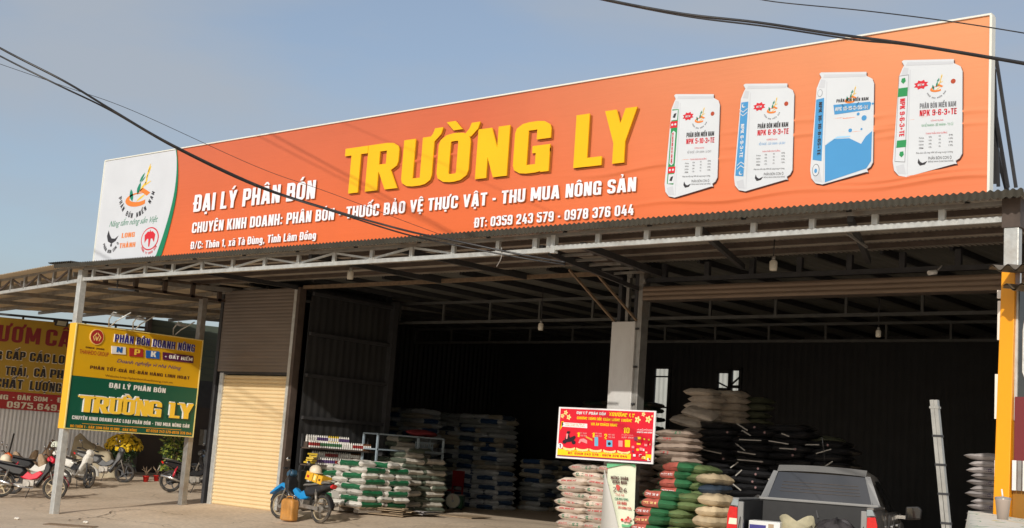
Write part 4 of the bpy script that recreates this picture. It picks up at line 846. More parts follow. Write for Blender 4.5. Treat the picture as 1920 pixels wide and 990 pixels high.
MB().grid(lambda a, c: (TLb[0]-.055+(.02+.50*c*a)*1.0, 18.18-.10*math.sin(a*3.1)*c-.02, TLb[1]-.08+(.50-TLb[1])*c), 10, 16).build('peeled_sheet', gf, sb, True)
def ST(body, x0, y0, x1, h, m, bold=.02):
    a = SU(x0, y0); c = SU(x1, y0); me = text_mesh(body, c[0]-a[0], h/6.6/(F/22.3), bold); me.materials.append(m)
    for v in me.vertices: v.co = (a[0]+v.co.x, 18.165, a[1]+v.co.y)
    link('lettering', me, sb, True)
shape(sf, [SU(82, 250), SU(150, 235), SU(250, 215), SU(360, 205), SU(430, 240), SU(432, 200), SU(82, 190)], sgn, sb, .07, 'green_wave')
ST('MỪNG XUÂN', 135, 385, 350, 38, sbk); ST('BÍNH NGỌ', 155, 435, 335, 36, sbk); ST('2 26', 160, 538, 335, 55, sbk, 0); ST('Thế hệ', 190, 590, 300, 28, sred, 0); ST('CON NHÀ NÔNG', 185, 635, 350, 22, sbg, .04); ST('CÓ BÁO', 215, 695, 330, 36, sred, .03); ST('CÓ CÔNG CỦA', 225, 748, 390, 26, sred, .03)
shape(sf, [SU(*p) for p in ((200, 470), (215, 452), (250, 468), (252, 500), (238, 530), (215, 525), (205, 495))], sred, sb, .09, 'horse_print')
for i in range(9): x = 275+rr.uniform(0, 110); y = 860+rr.uniform(0, 45); shape(sf, [SU(*p) for p in circ(x, y, 16, 10)], rr.choice((sred, pgn, ppk, prd)), sb, .088+.0015*i, 'flower_print')
shape(sf, [SU(*p) for p in ((272, 975), (395, 980), (398, 935), (340, 955), (272, 940))], sgn, sb, .086, 'green_wave')

# ------------------------------------------------------------------ overhead cables
def cable(label, pts, r, n=26, name='power_cable', m=None):
    P = [aY(x, y, Y) for x, y, Y in pts]; out = []
    for i in range(len(P)-1):
        p0 = P[max(i-1, 0)]; p1 = P[i]; p2 = P[i+1]; p3 = P[min(i+2, len(P)-1)]
        for k in range(8):
            t = k/8; out.append(.5*((2*p1)+(p2-p0)*t+(2*p0-5*p1+4*p2-p3)*t*t+(3*p1-p0-3*p2+p3)*t**3))
    out.append(P[-1]); mid = Vector(out[len(out)//2])
    if pts[0][0] < 1400 and 'drop' not in label: out.insert(0, out[0]+(out[0]-out[1]).normalized()*14)      # the span runs on past the picture's edge
    if pts[-1][0] > 1950: out.append(out[-1]+(out[-1]-out[-2]).normalized()*14)
    o = MB().tube([p-mid for p in out], r, 6).build(name, m or black)
    o.location = mid; return tag(o, label, 'cable', 'overhead cables crossing the shop front')
cable('thick twisted cable running down from the upper left sky to the canopy joint', [(-120, 18, 8.2), (0, 90, 8.6), (120, 152, 9.2), (205, 203, 9.8), (320, 270, 10.6), (480, 346, 11.7), (600, 387, 12.5), (760, 432, 13.4), (860, 453, 14.0), (970, 476, 14.5), (1060, 492, 14.75)], .017)
cable('second strand of the twisted cable, just below the thickest one', [(-120, 40, 8.2), (0, 105, 8.65), (110, 160, 9.2), (205, 206, 9.85), (330, 278, 10.7), (480, 349, 11.75), (620, 395, 12.55), (760, 439, 13.45), (860, 461, 14.05), (980, 484, 14.55), (1060, 496, 14.78)], .013)
cable('thin lone wire passing above the white letters of the billboard', [(-100, 85, 8.4), (0, 120, 8.8), (130, 165, 9.4), (250, 208, 10.2), (480, 312, 11.8), (620, 362, 12.7), (850, 448, 14.2), (960, 474, 14.6)], .004)
cable('black double cable crossing the top right corner of the billboard', [(1060, -22, 9), (1140, 0, 9), (1280, 26, 9.2), (1420, 42, 9.4), (1560, 63, 9.5), (1700, 82, 9.5), (1860, 108, 9.5), (2000, 132, 9.5)], .012)
cable('thinner companion wire just below the double cable at the upper right', [(1060, -18, 9.1), (1140, 2, 9.1), (1290, 31, 9.3), (1440, 50, 9.5), (1600, 74, 9.6), (1700, 84, 9.6), (1860, 110, 9.6), (2000, 135, 9.6)], .008)
cable('finest wire in the top right sky above the billboard end', [(1380, -12, 10), (1450, 3, 10), (1620, 20, 10), (1780, 40, 10), (1920, 62, 10), (2020, 80, 10)], .005)
cable('short drop wire looping from the cable to the canopy lattice', [(940, 464, 14.4), (941, 476, 14.4), (938, 488, 14.4), (931, 500, 14.4)], .008, m=galvd)

# ------------------------------------------------------------------ lamps under the roofs
def bulb(px, py, z, hpx, lab, drop=.25):
    p = aZ(px, py, z); h = hpx/(F/max(8, (p-EYEV).dot(fw)))
    o = empty('ceiling_bulb', (p.x, p.y, p.z), 0, lab, 'bulb', 'bulbs hanging below the roofs')
    MB().lathe((0, 0, 0), [(.0, -h*.5), (h*.30, -h*.48), (h*.34, -h*.3), (h*.34, h*.28), (h*.2, h*.42)], 14).build('globe', flat('bulb_glass', (206, 200, 186), .25), o)
    MB().cyl((0, 0, h*.42), (0, 0, h*.75), h*.16, 10).build('socket', galvd, o); MB().cyl((0, 0, h*.75), (0, 0, h*.75+drop), .008, 6).build('cord', black, o)
bulb(657, 515, 4.85, 18, 'white cylinder bulb below the canopy above the cream shutter side')
bulb(1014, 612, 4.25, 15, 'small white bulb hanging in the left bay near the column', .6)
bulb(1450, 497, 4.82, 22, 'largest cylinder bulb under the canopy above the right bay')
bulb(1647, 625, 4.2, 15, 'small bulb hanging deep inside the right bay', .7)
cam_o = empty('security_camera', aY(1755, 510, 18.3), 0, 'small white camera under the right bay beam', 'camera')
MB().cyl((0, 0, 0), (-.06, -.12, -.03), .035, 10).build('body', white_p, cam_o); MB().cyl((0, .0, 0), (.08, .02, .1), .012, 6).build('arm', galvd, cam_o)

# ------------------------------------------------------------------ sacks
def sackmat(name, base, band=None, kind='side', rough=.55, spots=None):
    if name in _m: return _m[name]
    m = mat(name, base, rough, 0, .10, 9, .7, 9, dirt=tuple(v*.68 for v in base)+(.6,), dscale=4)
    t = m.node_tree; b = t.nodes['Principled BSDF']; src = b.inputs['Base Color'].links[0].from_socket   # each sack a little cleaner or dustier than the next
    oi = N(t, 'ShaderNodeObjectInfo'); mr_ = N(t, 'ShaderNodeMapRange'); mr_.inputs[3].default_value = .74; mr_.inputs[4].default_value = 1.12; t.links.new(oi.outputs['Random'], mr_.inputs[0])
    xx = N(t, 'ShaderNodeMix', data_type='RGBA', blend_type='MULTIPLY'); xx.inputs[0].default_value = 1; t.links.new(src, xx.inputs[6]); t.links.new(mr_.outputs[0], xx.inputs[7]); t.links.new(xx.outputs[2], b.inputs['Base Color'])
    if band is not None:
        t = m.node_tree; l = t.links.new; b = t.nodes['Principled BSDF']; src = b.inputs['Base Color'].links[0].from_socket
        co = N(t, 'ShaderNodeTexCoord'); sp = N(t, 'ShaderNodeSeparateXYZ'); l(co.outputs['Object'], sp.inputs[0])
        def M(op, a, c=None):
            n = N(t, 'ShaderNodeMath', operation=op)
            for i, q in enumerate((a, c)):
                if q is None: continue
                if isinstance(q, (int, float)): n.inputs[i].default_value = q
                else: l(q, n.inputs[i])
            return n.outputs[0]
        ax = M('ABSOLUTE', sp.outputs['X']); ay = M('ABSOLUTE', sp.outputs['Y']); az = M('ABSOLUTE', sp.outputs['Z'])
        if kind == 'side': k = M('MULTIPLY', M('LESS_THAN', ax, .29), M('GREATER_THAN', ay, .205))
        elif kind == 'end': k = M('GREATER_THAN', ax, .30)
        elif kind == 'label':
            k = M('MULTIPLY', M('MULTIPLY', M('GREATER_THAN', sp.outputs['X'], -.28), M('LESS_THAN', sp.outputs['X'], .02)), M('GREATER_THAN', ay, .155))
        else: k = M('LESS_THAN', ax, .30)
        nz_ = N(t, 'ShaderNodeTexNoise'); nz_.inputs['Scale'].default_value = 16; l(co.outputs['Object'], nz_.inputs[0]); br = M('ADD', M('MULTIPLY', nz_.outputs['Fac'], .7), .65)
        cm = N(t, 'ShaderNodeMix', data_type='RGBA', blend_type='MULTIPLY'); cm.inputs[0].default_value = 1; cm.inputs[6].default_value = tuple(band)+(1,); l(br, cm.inputs[7])
        x = N(t, 'ShaderNodeMix', data_type='RGBA'); l(k, x.inputs[0]); l(src, x.inputs[6]); l(cm.outputs[2], x.inputs[7]); l(x.outputs[2], b.inputs['Base Color'])
    return m
def sack_mesh(Ls, Ws, Hs, seed, m, px=5, py=4, sag=.012, sides=4):
    b = MB(); o = Vector((seed*7.3, seed*3.1, 0)); nu, nv = 16, 11
    def f(a, c, s):
        u = -1+2*a; v = -1+2*c; u = math.copysign(abs(u)**.75, u); v = math.copysign(abs(v)**.75, v)
        h = (max(0, 1-abs(u)**px)**.5)*(max(0, 1-abs(v)**py)**.5); pin = 1-.10*abs(u)**8
        n1_ = noise.noise(o+Vector((u*2.2, v*2.2, s*2))); n2_ = noise.noise(o+Vector((u*5, v*5, s*5+9)))
        z = s*h*Hs/2*(1+.20*n1_)+sag*n1_+.010*n2_*h+.006*math.sin(u*9+n1_*6)*h*abs(v)
        return (u*Ls/2*(1+.03*noise.noise(o+Vector((v*2, 0, 5)))), v*Ws/2*pin*(1+.05*noise.noise(o+Vector((u*2.5, 4, 0)))), z)
    for s in (1, -1): b.grid(lambda a, c, s=s: f(a, c, s), nu, nv)
    return b.mesh(m, 'sack')
_sm = {}
def sack(kind, dims, m, px=5, py=4):
    if kind not in _sm: _sm[kind] = [sack_mesh(*dims, seed=i+len(_sm)*5, m=m, px=px, py=py) for i in range(4)]
    return _sm[kind]
NSACK = 0
def one_sack(kind, x, y, z, rz, label, group, tilt=0, roll=0):
    global NSACK
    NSACK += 1; ms = _sm[kind]; o = bpy.data.objects.new('sack', ms[rnd.randrange(len(ms))]); col.objects.link(o)
    o.location = (x+rnd.uniform(-.03, .03), y+rnd.uniform(-.025, .025), z+rnd.uniform(-.006, .006)); o.rotation_euler = (roll+rnd.uniform(-.03, .03), tilt+rnd.uniform(-.035, .035), rz+rnd.uniform(-.045, .045))
    return tag(o, label, 'sack', group)
merged = MB()
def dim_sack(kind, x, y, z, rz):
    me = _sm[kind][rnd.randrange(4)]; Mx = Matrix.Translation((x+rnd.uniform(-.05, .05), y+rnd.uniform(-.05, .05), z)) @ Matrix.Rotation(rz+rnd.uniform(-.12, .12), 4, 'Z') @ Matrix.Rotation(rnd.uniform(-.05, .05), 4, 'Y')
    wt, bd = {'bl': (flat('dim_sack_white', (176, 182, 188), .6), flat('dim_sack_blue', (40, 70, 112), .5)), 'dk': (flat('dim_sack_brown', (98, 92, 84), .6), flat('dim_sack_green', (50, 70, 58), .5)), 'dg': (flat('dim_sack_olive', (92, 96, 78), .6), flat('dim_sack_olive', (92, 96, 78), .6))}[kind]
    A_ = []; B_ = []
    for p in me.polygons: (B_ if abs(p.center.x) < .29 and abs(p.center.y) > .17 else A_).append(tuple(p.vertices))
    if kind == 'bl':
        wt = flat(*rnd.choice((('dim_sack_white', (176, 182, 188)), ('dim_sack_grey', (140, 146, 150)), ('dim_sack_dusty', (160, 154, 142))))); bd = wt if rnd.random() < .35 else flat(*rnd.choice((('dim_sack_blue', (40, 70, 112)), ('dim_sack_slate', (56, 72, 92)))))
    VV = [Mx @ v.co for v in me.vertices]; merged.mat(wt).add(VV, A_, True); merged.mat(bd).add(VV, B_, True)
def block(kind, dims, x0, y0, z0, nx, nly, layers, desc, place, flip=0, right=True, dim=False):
    """cross-stacked block: x0 = right face, y0 = front face; only the sacks on a visible face or the top"""
    Ls, Ws, Hs = dims; wid = nx*Ls; dep = nly*Ls
    for k in range(layers):
        z = z0+Hs*.93*(k+.5); al = (k+flip) % 2 == 0
        cx, cy = (Ls, Ws) if al else (Ws, Ls); ax = round(wid/cx); ay = round(dep/cy)
        for i in range(ax):
            for j in range(ay):
                if not (j == 0 or (i == ax-1 and right) or k == layers-1): continue
                jit = rnd.uniform(-.02, .02); X = x0-wid+cx*(i+.5)*wid/(ax*cx)+jit; Y = y0+cy*(j+.5)*dep/(ay*cy)-jit; rz_ = (0 if al else math.pi/2)+rnd.uniform(-.05, .05)
                if dim: dim_sack(kind, X, Y, z, rz_); continue
                if k == layers-1 and j > 0: w_ = '%s along, %s row back, top' % (ORD(i+1), ORD(j+1))
                else: w_ = ('%s along the front' % ORD(i+1) if j == 0 else '%s along the right side' % ORD(j+1)) + ', %s' % ORD(k+1)
                one_sack(kind, X, Y, z, rz_, '%s sack, %s layer of %s' % (desc, w_, place), 'sacks of '+place)
# A: white and green sacks on a pallet at the mouth of the left bay
wht = (.70, .67, .61); sack('wg', (.78, .485, .135), sackmat('sack_white_green', wht, (.012, .125, .05)), 8, 7)
pal = empty('pallet', (-21.0, 20.1, FL), 0, 'grey pallet under the white and green sack pile', 'pallet')
for i in range(3): MB().b2((-21.72+.62*i, 19.36, FL), (-21.56+.62*i, 20.85, FL+.10)).build('bearer', concrete, pal, True, .005)
for i in range(7): MB().b2((-21.76, 19.34+.22*i, FL+.10), (-20.28, 19.50+.22*i, FL+.122)).build('deck_board', wood, pal, True)
block('wg', (.76, .47, .130), -20.24, 19.30, FL+.115, 2, 2, 7, 'green banded', 'the pallet pile', 1)
for i, (x, y, r_) in enumerate(((-20.75, 19.6, 0), (-20.6, 20.15, .3), (-21.35, 20.4, 1.5))): one_sack('wg', x, y, FL+.115+.121*7.5, r_, 'loose green banded sack, %s from the front on the pallet pile' % ORD(i+1), 'sacks of the pallet pile')
# B: plain off-white sacks behind
sack('ow', (.78, .50, .13), sackmat('sack_offwhite', (.56, .52, .45), (.10, .12, .09), 'end'), 8, 7)
block('ow', (.74, .48, .13), -20.68, 20.95, FL, 2, 2, 10, 'off white', 'the plain pile')
for i, (x, y, k) in enumerate(((-21.0, 21.4, 10), (-21.5, 22.1, 10), (-21.15, 21.5, 11), (-21.5, 21.6, 12), (-21.4, 22.0, 11), (-21.5, 21.5, 13))): one_sack('ow', x, y, FL+.121*(k+.5), rnd.choice((0, 1.57)), 'loose off white sack, %s upward on the crest of the plain pile' % ORD(i+1), 'sacks of the plain pile')
# C: blue and white sacks deeper in the left bay
sack('bl', (.78, .50, .135), sackmat('sack_blue', (.52, .55, .58), (.03, .07, .16)), 7, 6)
block('bl', (.78, .50, .135), -22.35, 26.2, FL, 2, 1, 8, 'blue banded', 'the low blue pile')
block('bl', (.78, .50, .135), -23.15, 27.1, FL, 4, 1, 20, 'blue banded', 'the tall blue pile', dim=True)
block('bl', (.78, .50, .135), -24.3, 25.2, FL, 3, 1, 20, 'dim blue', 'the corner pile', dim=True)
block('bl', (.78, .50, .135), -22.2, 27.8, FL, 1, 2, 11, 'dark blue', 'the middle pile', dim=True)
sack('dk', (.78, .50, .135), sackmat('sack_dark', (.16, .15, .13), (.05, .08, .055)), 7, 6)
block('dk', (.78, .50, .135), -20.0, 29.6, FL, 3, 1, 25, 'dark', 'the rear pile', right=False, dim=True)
# D: S.A sacks left of the column
GR = g(-14, 18.6)
sack('sa', (.62, .44, .150), sackmat('sack_cream', (.66, .56, .47)), 3.6, 3.6)
sar = flat('sack_print_red', (196, 62, 66)); sag_ = flat('sack_print_green', (52, 124, 92))
def print_on(o, body, cx, w, h, m, z=.01, face=-1):
    from mathutils.bvhtree import BVHTree
    me_s = o.data
    if 'bvh' not in _sm: _sm['bvh'] = {}
    if me_s.name not in _sm['bvh']: _sm['bvh'][me_s.name] = BVHTree.FromPolygons([v.co for v in me_s.vertices], [tuple(p.vertices) for p in me_s.polygons])
    bv = _sm['bvh'][me_s.name]; me = text_mesh(body, w, h, .05); me.materials.append(m)
    for v in me.vertices:
        x = cx+v.co.x*(-face); zz = z+v.co.y; loc, nn_, _, _ = bv.ray_cast(Vector((x, face*1.0, zz)), Vector((0, -face, 0)))
        v.co = (x, loc.y+face*(.004+v.co.z) if loc else face*.2, zz)
    return link('lettering', me, o)
gc = 'cream sacks stacked left of the grey column'
for k in range(12):
    for i in range(2):
        x = aY(1081, 930, 18.4).x+i*.56+.04*math.sin(k*2.1)+(.24 if k >= 10 else 0); z = GR+.01+.122*(k+.5)
        o = one_sack('sa', x, 18.42+(.05 if i else 0)+rnd.uniform(-.03, .03), z, rnd.choice((0, 0, .07, -.07)), 'cream printed sack, %s from the left, %s layer, left of the column' % (ORD(i+1), ORD(k+1)), gc, rnd.uniform(-.04, .04))
        if k % 2 == 0: print_on(o, 'S.A', -.21, .16, .055, sag_, -.025); print_on(o, 'NUTRI', -.02, .18, .030, sar, -.008)
        elif k % 4 == 1: print_on(o, 'CÔNG NGHỆ MỚI', -.2, .34, .026, sar, .0)
        else: print_on(o, 'V.S.G', -.0, .20, .05, sag_, -.022); print_on(o, 'PHÂN', -.22, .18, .032, sar, -.01)
for k in range(11): one_sack('sa', -13.75, 18.9, GR+.01+.122*(k+.5), 1.5, 'cream sack in the second row, %s layer, left of the column' % ORD(k+1), gc)
# E: brownish stack right of the column
GR2 = g(-12, 19)+.1
sack('br', (.76, .50, .150), sackmat('sack_brown', (.42, .33, .27)), 4.2, 3.4); gb_ = 'dusty brown sacks behind the green pile'
for k in range(17):
    for i in range(2):
        o = one_sack('br', aY(1188+80*i+5*math.sin(k*2.7), 850, 19.75).x, 19.75+.06*i, GR2+.121*(k+.5), rnd.uniform(-.12, .12), 'dusty brown sack, %s column, %s layer, behind the green sacks' % (ORD(i+1), ORD(k+1)), gb_, rnd.uniform(-.06, .06))
        if rnd.random() < .7: print_on(o, rnd.choice(('V.S.G', 'NPK', 'S.A')), rnd.uniform(-.25, 0), .18, .05, rnd.choice((sar, sag_)), -.01)
# tall cream column behind
sack('cr', (.62, .50, .155), sackmat('sack_pale', (.66, .57, .48)), 3.8, 3.2); gcr = 'pale sacks of the tallest stack'
for k in range(5, 23):
    x = aY(1320, 770, 21.6).x
    one_sack('cr', x+(.03 if k % 2 else -.03), 21.6, GR2+.1275*(k+.5), rnd.uniform(-.06, .06), 'pale sack, %s layer of the tallest stack by the rear window' % ORD(k+1), gcr, rnd.uniform(-.05, .05))
    if k > 15: one_sack('cr', aY(1370, 770, 22.4).x, 22.4, GR2+.1275*(k+.5)+.03, 0, 'pale sack behind the tallest stack, %s layer of the right hand column' % ORD(k+1), gcr)
one_sack('cr', aY(1310, 800, 20.9).x+.05, 20.9, 2.86, .3, 'pale sack slumped over the front of the tallest stack, upper one', gcr, .25, .3)
one_sack('cr', aY(1300, 800, 20.9).x+.0, 20.7, 2.70, .2, 'pale sack slumped over the front of the tallest stack, lower one', gcr, .2, .25)
# F: green sacks with red labels
sack('gn', (.64, .46, .158), sackmat('sack_green', (.040, .165, .070), (.50, .13, .10), 'label', .4), 4.5, 4.2)
sack('go', (.60, .44, .155), sackmat('sack_olive', (.16, .22, .09), (.05, .20, .09), 'end', .45), 3.4, 3)
GF = g(-12, 18)+.1; gg_ = 'green sacks with red labels'
for k in range(8):
    x = aY(1228, 940, 17.9).x+(.0 if k < 6 else .14)+rnd.uniform(-.04, .04); o = one_sack('gn', x, 17.95, GF+.135*(k+.5), rnd.uniform(-.09, .09), 'green sack with red label, %s layer of the low front green stack' % ORD(k+1), gg_, rnd.uniform(-.05, .05)); print_on(o, 'NPK 16-8', -.25, .24, .035, pw if k % 2 else pcr, -.012)
    one_sack('go', x+.42, 18.15, GF+.135*(k+.5), 1.4+rnd.uniform(-.25, .25), 'olive sack seen end on, %s layer, beside the low green stack' % ORD(k+1), gg_)
for k in range(11):
    o = one_sack('gn', aY(1275, 900, 18.75).x+rnd.uniform(-.05, .05), 18.75, GF+.14*(k+.5)+.02, rnd.uniform(-.09, .09), 'green sack with red label, %s layer of the taller rear green stack' % ORD(k+1), gg_, rnd.uniform(-.05, .05))
    if k % 2: print_on(o, 'PHÂN BÓN', -.25, .24, .035, pw, -.012)
    if k > 3: one_sack('go', aY(1318, 900, 18.85).x, 18.85, GF+.14*(k+.5), 1.5+rnd.uniform(-.2, .2), 'olive sack, %s layer at the right of the taller green stack' % ORD(k+1), gg_)
sack('tn', (.60, .42, .17), sackmat('sack_tan', (.60, .48, .31)), 5, 4)
sack('nv', (.60, .42, .15), sackmat('sack_navy', (.035, .055, .085)), 5, 4)
for k in range(8):
    one_sack('tn' if k % 3 else 'nv', aY(1342, 900, 18.6).x, 18.6, GF+.15*(k+.5)+.2, 1.5+rnd.uniform(-.3, .3), '%s sack, %s layer of the narrow column right of the green sacks' % ('bulging tan' if k % 3 else 'navy', ORD(k+1)), 'tan sacks')
for k in range(7): one_sack('tn', aY(1343, 950, 17.4).x, 17.4, GF+.16*(k+.5)-.02, 1.3+rnd.uniform(-.2, .2), 'pale tan sack, %s layer of the small pile beside the pickup' % ORD(k+1), 'tan sacks')
# G: black sacks with pale seams
sack('bk', (.80, .50, .148), sackmat('sack_black', (.022, .022, .024), rough=.3), 3.6, 3)
seam = flat('seam_tape', (176, 172, 164), .5); spt = flat('sack_dot', (150, 120, 120), .5)
for k in range(19):
    for i in range(4):
        if k > 16 and i > 2: continue
        if k < 6: continue
        x = -12.60+i*.70+.12*(k % 2); o = one_sack('bk', x, 20.9+.1*i, GR2+.120*(k+.5), rnd.uniform(-.12, .12), 'glossy black sack, %s from the left, %s layer, behind the pickup' % (ORD(i+1), ORD(k+1)), 'glossy black sacks', rnd.uniform(-.06, .06))
        if rnd.random() < .55:
            a0 = rnd.uniform(-.35, -.1); ln = rnd.uniform(.12, .50); sl_ = rnd.uniform(-.07, .07); MB().bar((a0, -.275, -sl_), (a0+ln, -.275, sl_), .008, .020).build('seam_tape', seam, o)
        if rnd.random() < .45: q_ = rnd.uniform(.1, .3); MB().cyl((q_, -.262, 0), (q_, -.268, 0), .022, 8).build('round_mark', spt, o)
sack('dg', (.78, .50, .15), sackmat('sack_dimgreen', (.12, .13, .09)), 3.4, 3)
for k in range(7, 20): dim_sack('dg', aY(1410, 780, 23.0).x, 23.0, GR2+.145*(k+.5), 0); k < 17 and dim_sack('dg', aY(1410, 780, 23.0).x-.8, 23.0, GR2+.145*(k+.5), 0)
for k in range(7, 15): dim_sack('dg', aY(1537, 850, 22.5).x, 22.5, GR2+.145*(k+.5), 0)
tag(merged.build('dim_sack_piles'), 'dim blue and dark sacks piled against the rear of the unlit hall', 'sacks', kind='stuff')
# H: grey sacks at the far right of the right bay
sack('gy', (.78, .50, .115), sackmat('sack_grey', (.50, .46, .45)), 3.4, 3)
GR3 = g(-7, 20)+.25
for k in range(6, 21):
    x = aY(1872, 880, 19.6).x; o = one_sack('gy', x+(.04 if k % 2 else -.02), 19.6, GR3+.092*(k+.5)-.10, rnd.uniform(-.05, .05), 'grey sack with purple label, %s layer of the pile beside the yellow pillar' % ORD(k+1), 'grey sacks beside the yellow pillar')
    if k % 2 == 0 and k < 20: print_on(o, 'NÔNG', -.12, .26, .04, flat('print_plum', (70, 48, 90)), -.02)

# ------------------------------------------------------------------ flattened cartons, rack, shelf with bottles, chair, scale
cg = 'flattened cartons before the sack piles'
for i, (x, y, z, a, c, w, d) in enumerate(((-19.95, 20.1, .0, .2, card, .9, .8), (-19.9, 20.3, .05, -.15, card, .85, .7), (-19.95, 20.25, .10, .35, card, .8, .65), (-20.0, 20.2, .15, .1, card, .85, .6), (-19.75, 20.75, .05, -.3, flat('pale_card', (206, 200, 200)), .8, .5), (-19.7, 20.85, .10, -.5, flat('pale_card', (206, 200, 200)), .7, .45), (-19.6, 21.9, .01, .1, card, 1.0, .8))):
    b = MB(); b.grid(lambda u, v: (w*(u-.5), d*(v-.5), .012+.03*math.sin(u*3+i)*v+.02*abs(u-.5)), 6, 5); b.grid(lambda u, v: (w*(u-.5), d*(v-.5), .03*math.sin(u*3+i)*v+.02*abs(u-.5)), 6, 5)
    b.bar((-w/2, -d/2, .006), (w/2, -d/2, .008), .004, .012)
    o = b.build('flat_carton', c); o.location = (x, y, FL+z*.8); o.rotation_euler = (0, 0, a)
    tag(o, ('brown' if c is card else 'pale grey') + ' flattened carton, %s in the heap by the plain sack pile' % ORD(i+1), 'carton', cg)
rk = empty('storage_rack', (-21.35, 21.6, FL), 0, 'pale blue grey metal rack standing behind the plain sack pile', 'rack'); rkm = flat('rack_paint', (142, 156, 166), .4)
for y in (20.4, 21.7, 22.55):
    for x in (-21.45, -21.0): MB().b2((x-.02, y-.02, FL), (x+.02, y+.02, 2.13)).build('upright', rkm, rk, True)
for z in (1.3, 1.78, 2.12): MB().b2((-21.47, 20.38, z-.015), (-20.98, 22.57, z+.015)).build('shelf', rkm, rk, True)
bk_ = empty('plastic_basket', (-21.1, 22.1, 1.8), 0, 'small white slotted basket on the pale metal rack', 'basket'); b = MB()
for i in range(9): b.b2((-.09, -.3+.07*i, 0), (-.08, -.27+.07*i, .2))
b.b2((-.1, -.3, .19), (-.07, .32, .22)); b.b2((-.1, -.3, .0), (-.07, .32, .03)); b.b2((-.1, -.3, 0), (.2, .32, .01)); b.build('slats', rkm, bk_)
rb_ = empty('red_bundle', (-21.2, 22.0, 2.14), 0, 'dark red folded cloth lying on top of the pale rack', 'bundle'); MB().grid(lambda u, v: (.2*math.cos(u*6.28)*math.sin(v*3.14), .5*math.sin(u*6.28)*math.sin(v*3.14), .07-.07*math.cos(v*3.14)+.02*math.sin(u*20)), 24, 8).build('cloth', flat('dark_red_cloth', (110, 30, 36), .8), rb_)
bs = empty('bottle_shelf', (-21.5, 19.6, 1.3), 0, 'two tier wall shelf of farm chemical bottles along the left wall', 'shelf')
for z in (1.36, 1.72): MB().b2((-21.66, 18.75, z-.03), (-21.36, 20.75, z)).build('shelf_board', steel_b, bs, True)
for y in (18.77, 19.75, 20.73): MB().b2((-21.66, y-.02, FL), (-21.62, y+.02, 2.0)).build('upright', steel_d, bs, True)
def bottle(c1, c2): 
    b = MB().mat(c1); b.lathe((0, 0, 0), [(0, 0), (.026, 0), (.027, .01), (.027, .04)], 8); b.mat(c2).lathe((0, 0, 0), [(.0275, .04), (.0275, .11)], 8); b.mat(c1).lathe((0, 0, 0), [(.027, .11), (.024, .125), (.012, .135), (.012, .155), (0, .155)], 8); return b.mesh(None, 'bottle')
bw = flat('bottle_white', (225, 222, 216), .35); br_ = flat('bottle_red', (150, 40, 36), .35); bg_ = flat('bottle_green', (60, 110, 70), .35); bpu = flat('bottle_purple', (84, 60, 110), .35); by_ = flat('bottle_yellow', (210, 180, 60), .35); bbr = flat('bottle_brown', (110, 70, 40), .35)
btl = {k: bottle(a, c) for k, (a, c) in {'white and red': (bw, br_), 'white and green': (bw, bg_), 'white and purple': (bw, bpu), 'plain white': (bw, bw), 'yellow': (by_, bw), 'brown': (bbr, bw), 'red': (br_, bw)}.items()}
def brow(z, x, y0, n, seq, where):
    for i in range(n):
        k = seq[(i*len(seq))//n]; o = bpy.data.objects.new('bottle', btl[k]); col.objects.link(o); o.location = (x, y0+i*.064, z)
        tag(o, '%s bottle, %s from the left, %s' % (k, ORD(i+1), where), 'bottle', 'bottles on the wall shelf')
brow(1.722, -21.42, 18.80, 29, ['white and red', 'white and green', 'white and green', 'plain white', 'white and red', 'brown'], 'front row of the upper shelf')
brow(1.84, -21.58, 18.84, 20, ['plain white', 'white and purple', 'yellow', 'white and purple'], 'back row of the upper shelf'); MB().b2((-21.64, 18.8, 1.72), (-21.5, 20.4, 1.84)).build('riser', steel_b, bs, True)
brow(1.362, -21.42, 19.02, 26, ['white and purple', 'white and purple', 'white and red', 'plain white', 'white and purple', 'white and red'], 'front row of the lower shelf')
brow(1.50, -21.58, 19.05, 24, ['plain white', 'white and red', 'plain white', 'brown'], 'back row of the lower shelf'); MB().b2((-21.64, 19.0, 1.36), (-21.5, 20.7, 1.50)).build('riser', steel_b, bs, True)
yb = empty('yellow_packets', (-21.45, 18.86, 1.37), 0, 'bundle of yellow packets at the left end of the lower bottle shelf', 'packets')
for i in range(5): MB().box((.02*i, .0+.03*(i % 2), .03+.045*i), (.16, .2, .04), Matrix.Rotation(.3*i, 3, 'Z')).build('packet', by_, yb, False, .008)
hb = empty('hanging_bags', (-21.55, 18.75, 1.0), 0, 'grey and green plastic bags hanging at the shelf end behind the blue motorbike', 'bags')
for i, (dy, z, m_) in enumerate(((.0, .05, galvd), (.12, -.08, flat('bag_green', (96, 140, 60))), (.22, .02, bagg))): MB().grid(lambda u, v: (.3+.05*math.cos(u*6.28)*(.4+v), dy+.07*math.sin(u*6.28)*(.4+v), .25+z-.3*v), 12, 6).build('bag', m_, hb)
chr_ = empty('red_chair', (-23.1, 25.3, FL), 0, 'red plastic chair in the shade right of the plain sack pile', 'chair'); rp = flat('red_plastic', (140, 30, 34), .4)
MB().b2((-.2, -.2, .42), (.2, .2, .45)).build('seat', rp, chr_, False, .01); MB().b2((-.2, .17, .55), (.2, .2, .95)).build('backrest', rp, chr_, False, .01)
for a in (-1, 1):
    for c in (-1, 1): MB().bar((a*.18, c*.18, 0), (a*.17, c*.17, .94 if c > 0 else .42), .035).build('leg', rp, chr_)
scl = empty('dial_scale', (-22.3, 24.5, FL), R(32), 'green platform scale with a round white dial standing on the hall floor', 'scale')
gsm = flat('scale_green', (24, 84, 52), .4)
